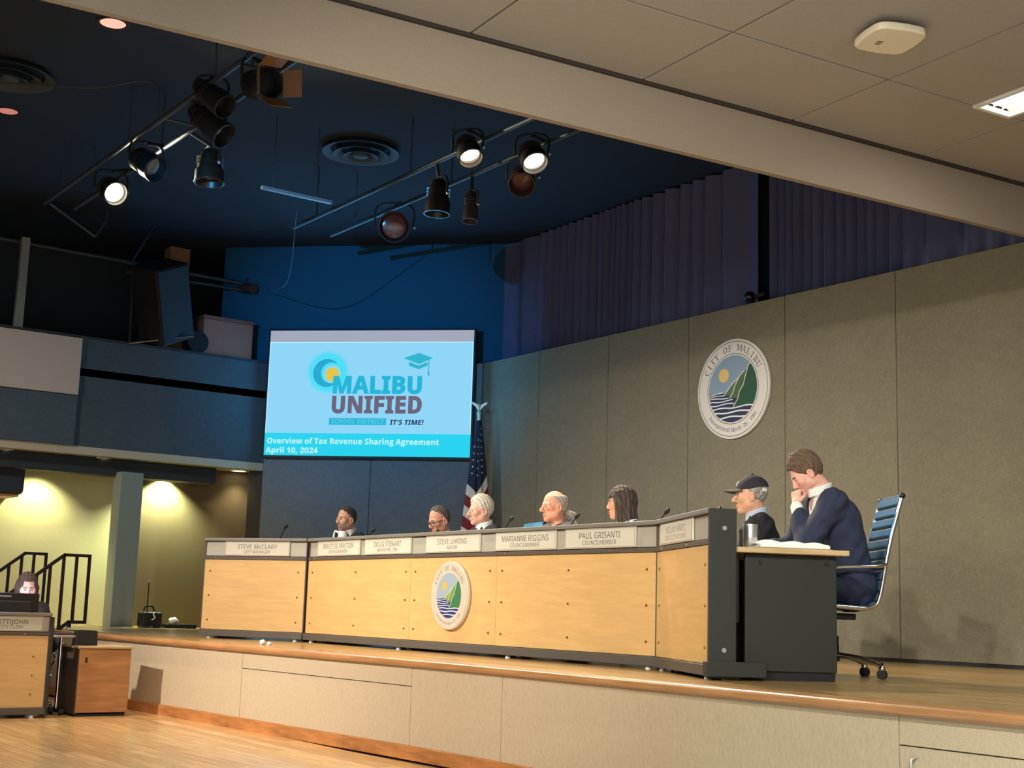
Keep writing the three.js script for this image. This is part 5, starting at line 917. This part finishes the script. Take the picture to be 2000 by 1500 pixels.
sit('white-haired man in a dark suit in front of the flag', [-10.33, 1.92, -7.0], -8, -13, {
  skin: 0xd6a48e, brow: 0xb3a798, shirt: 0xe4e2de, tie: 0x6d1f2a, top: { v: 0.3, color: 0x1b1c24 }, paint: { blush: 0.35 }, face: { nose: 1.1 },
  hair: { type: 'short', t: 0.014, fy: 0.088, fz: 0.076, puff: 0.006, color: 0xd5cdbd, color2: 0xa9a195 }, head: { pitch: 0.06 } }, ['office chair, cyan light put into its bluer leather, whose top shows past the shoulder of the white-haired man', 1.16, 0.06, mat(0x4b86a3, 0.35), -0.1]);  // same leather made brighter blue: cyan light on the chair top as colour
sit('balding man with a grey ponytail in a dark shirt', [-9.23, 1.91, -7.0], -8, -10, {
  skin: 0xd09379, brow: 0x9c8f84, top: { color: 0x36333c, neckR: 0.07, name: 'sweater' }, paint: { blush: 0.4 }, face: { nose: 1.12, gaunt: 1 }, lean: 0.07, ring: 1,
  hair: { type: 'fringe', color: 0xb5ada2, color2: 0x77706a }, head: { pitch: 0.04 } }, ['dark office chair showing just past the ponytail of the balding man', 1.15, 0.06, leatherDark, -0.1]);
const floral = (x, y, z) => { const a = Math.sin(x * 70 + Math.sin(y * 50) * 2) * Math.sin(y * 64 + z * 40 + Math.cos(x * 40)); return a > 0.55 ? [0.03, 0.03, 0.05] : a < -0.7 ? [0.3, 0.36, 0.5] : [0.66, 0.7, 0.78]; };
sit('woman with long brown hair in a patterned white blouse', [-8.37, 1.9, -7.02], -25, -42, {
  skin: 0xd9a084, brow: 0x5e4a3c, top: { colour: floral, neckR: 0.075, inf: 0.018, name: 'blouse' }, wide: 1.0, neckY: 0.65, face: { jaw: 0.92, nose: 0.95 },
  hair: { type: 'long', color: 0x2e2621, color2: 0x5d5046, bangs: 0.045, drop: -0.2, faceZ: 0.022, open: 0.07, width: 0.08 }, head: { s: 1.02, pitch: 0.02 } }, ['dark office chair with its top just showing behind the long-haired woman', 1.13, -0.02, leatherDark, -0.1]);
sit('man in a navy baseball cap and dark blazer', [-6.98, 1.895, -7.05], -38, -48, {
  skin: 0xd8a485, brow: 0xb9ac9d, shirt: 0xb4c3d6, top: { v: 0.32, color: 0x15161d }, face: { nose: 1.15 }, cap: 1, paint: { blush: 0.3 },
  hair: { type: 'short', t: 0.009, fy: 0.05, fz: 0.02, color: 0xaaa59a, color2: 0x7c7870, nape: -0.1 }, head: { pitch: 0.02 } }, ['office chair with a chrome edged back behind the man in the cap', 1.15, -0.12, leatherDark]);
{ // the suited man leaning on his fist
  const turn = -27 * D2R, hip = [-6.075, SY, -7.05];
  person('man in a navy suit resting his face on his fist at the side desk', hip, turn, {
    skin: 0xd9a48f, brow: 0x4f4034, shirt: 0xe2e2dc, tie: 0xa98c78, trousers: 0x1c2235, top: { v: 0.36, color: 0x232a42, inf: 0.026 }, lean: 0.19, neckY: 0.71, hunch: 0.04, wide: 1.12, lapels: false, tieZ: -0.035,
    paint: { stubble: 0.35, blush: 0.3 }, head: { c: [-0.06, 0.838, 0.272], pitch: 0.6, yaw: -14 * D2R, s: 1.06 },
    hair: { type: 'short', t: 0.013, fy: 0.085, fz: 0.082, puff: 0.014, color: 0x4a382c, color2: 0x6f5640 },
    arms: { L: { e: [0.17, 0.35, 0.36], w: [0.0, 0.628, 0.368], dir: [-0.35, 1, -0.15], palm: [-0.45, 0.0, -0.9], curl: 0.95 }, R: { e: [-0.26, 0.36, 0.3], w: [-0.14, 0.345, 0.5], dir: [0.5, -0.1, 0.9], palm: [0, -1, 0], curl: 0.4 } } });
  chair([-6.13, ST, -6.95], turn - 0.12, 'high blue ribbed leather office chair of the suited man', 1.16, leather);
}
// the clerk behind her monitor
sit('woman with long dark hair behind the monitor at the left edge', [-12.98, 1.115, -3.79], 86, 84, {
  skin: 0xd7a99b, brow: 0x5a4238, top: { v: 0.34, color: 0x231d1c }, shirt: 0xcfc6be, wide: 0.9, face: { jaw: 0.94, nose: 0.9 }, seatH: 0.34, arms: { L: { e: [0.24, 0.26, 0.14], w: [0.14, 0.36, 0.3] }, R: { e: [-0.24, 0.26, 0.14], w: [-0.14, 0.36, 0.3] } },
  hair: { type: 'long', color: 0x2c201c, color2: 0x54403a, bangs: 0.075, drop: -0.33, faceZ: 0.02, open: 0.055, width: 0.075, t: 0.012 }, head: { s: 1.0, pitch: 0.3 } });
{ const c = chair([-13.05, 0, -3.79], 86 * D2R, 'office chair behind the clerk at the left edge', 0.82, leatherDark); c.scale.y = 0.75; }

scene.traverse(o => { if (o.isMesh) { o.castShadow = true; o.receiveShadow = true; } if (o.isLight && o.castShadow && o.shadow) o.shadow.mapSize.set(1024, 1024); });
renderer.render(scene, camera);
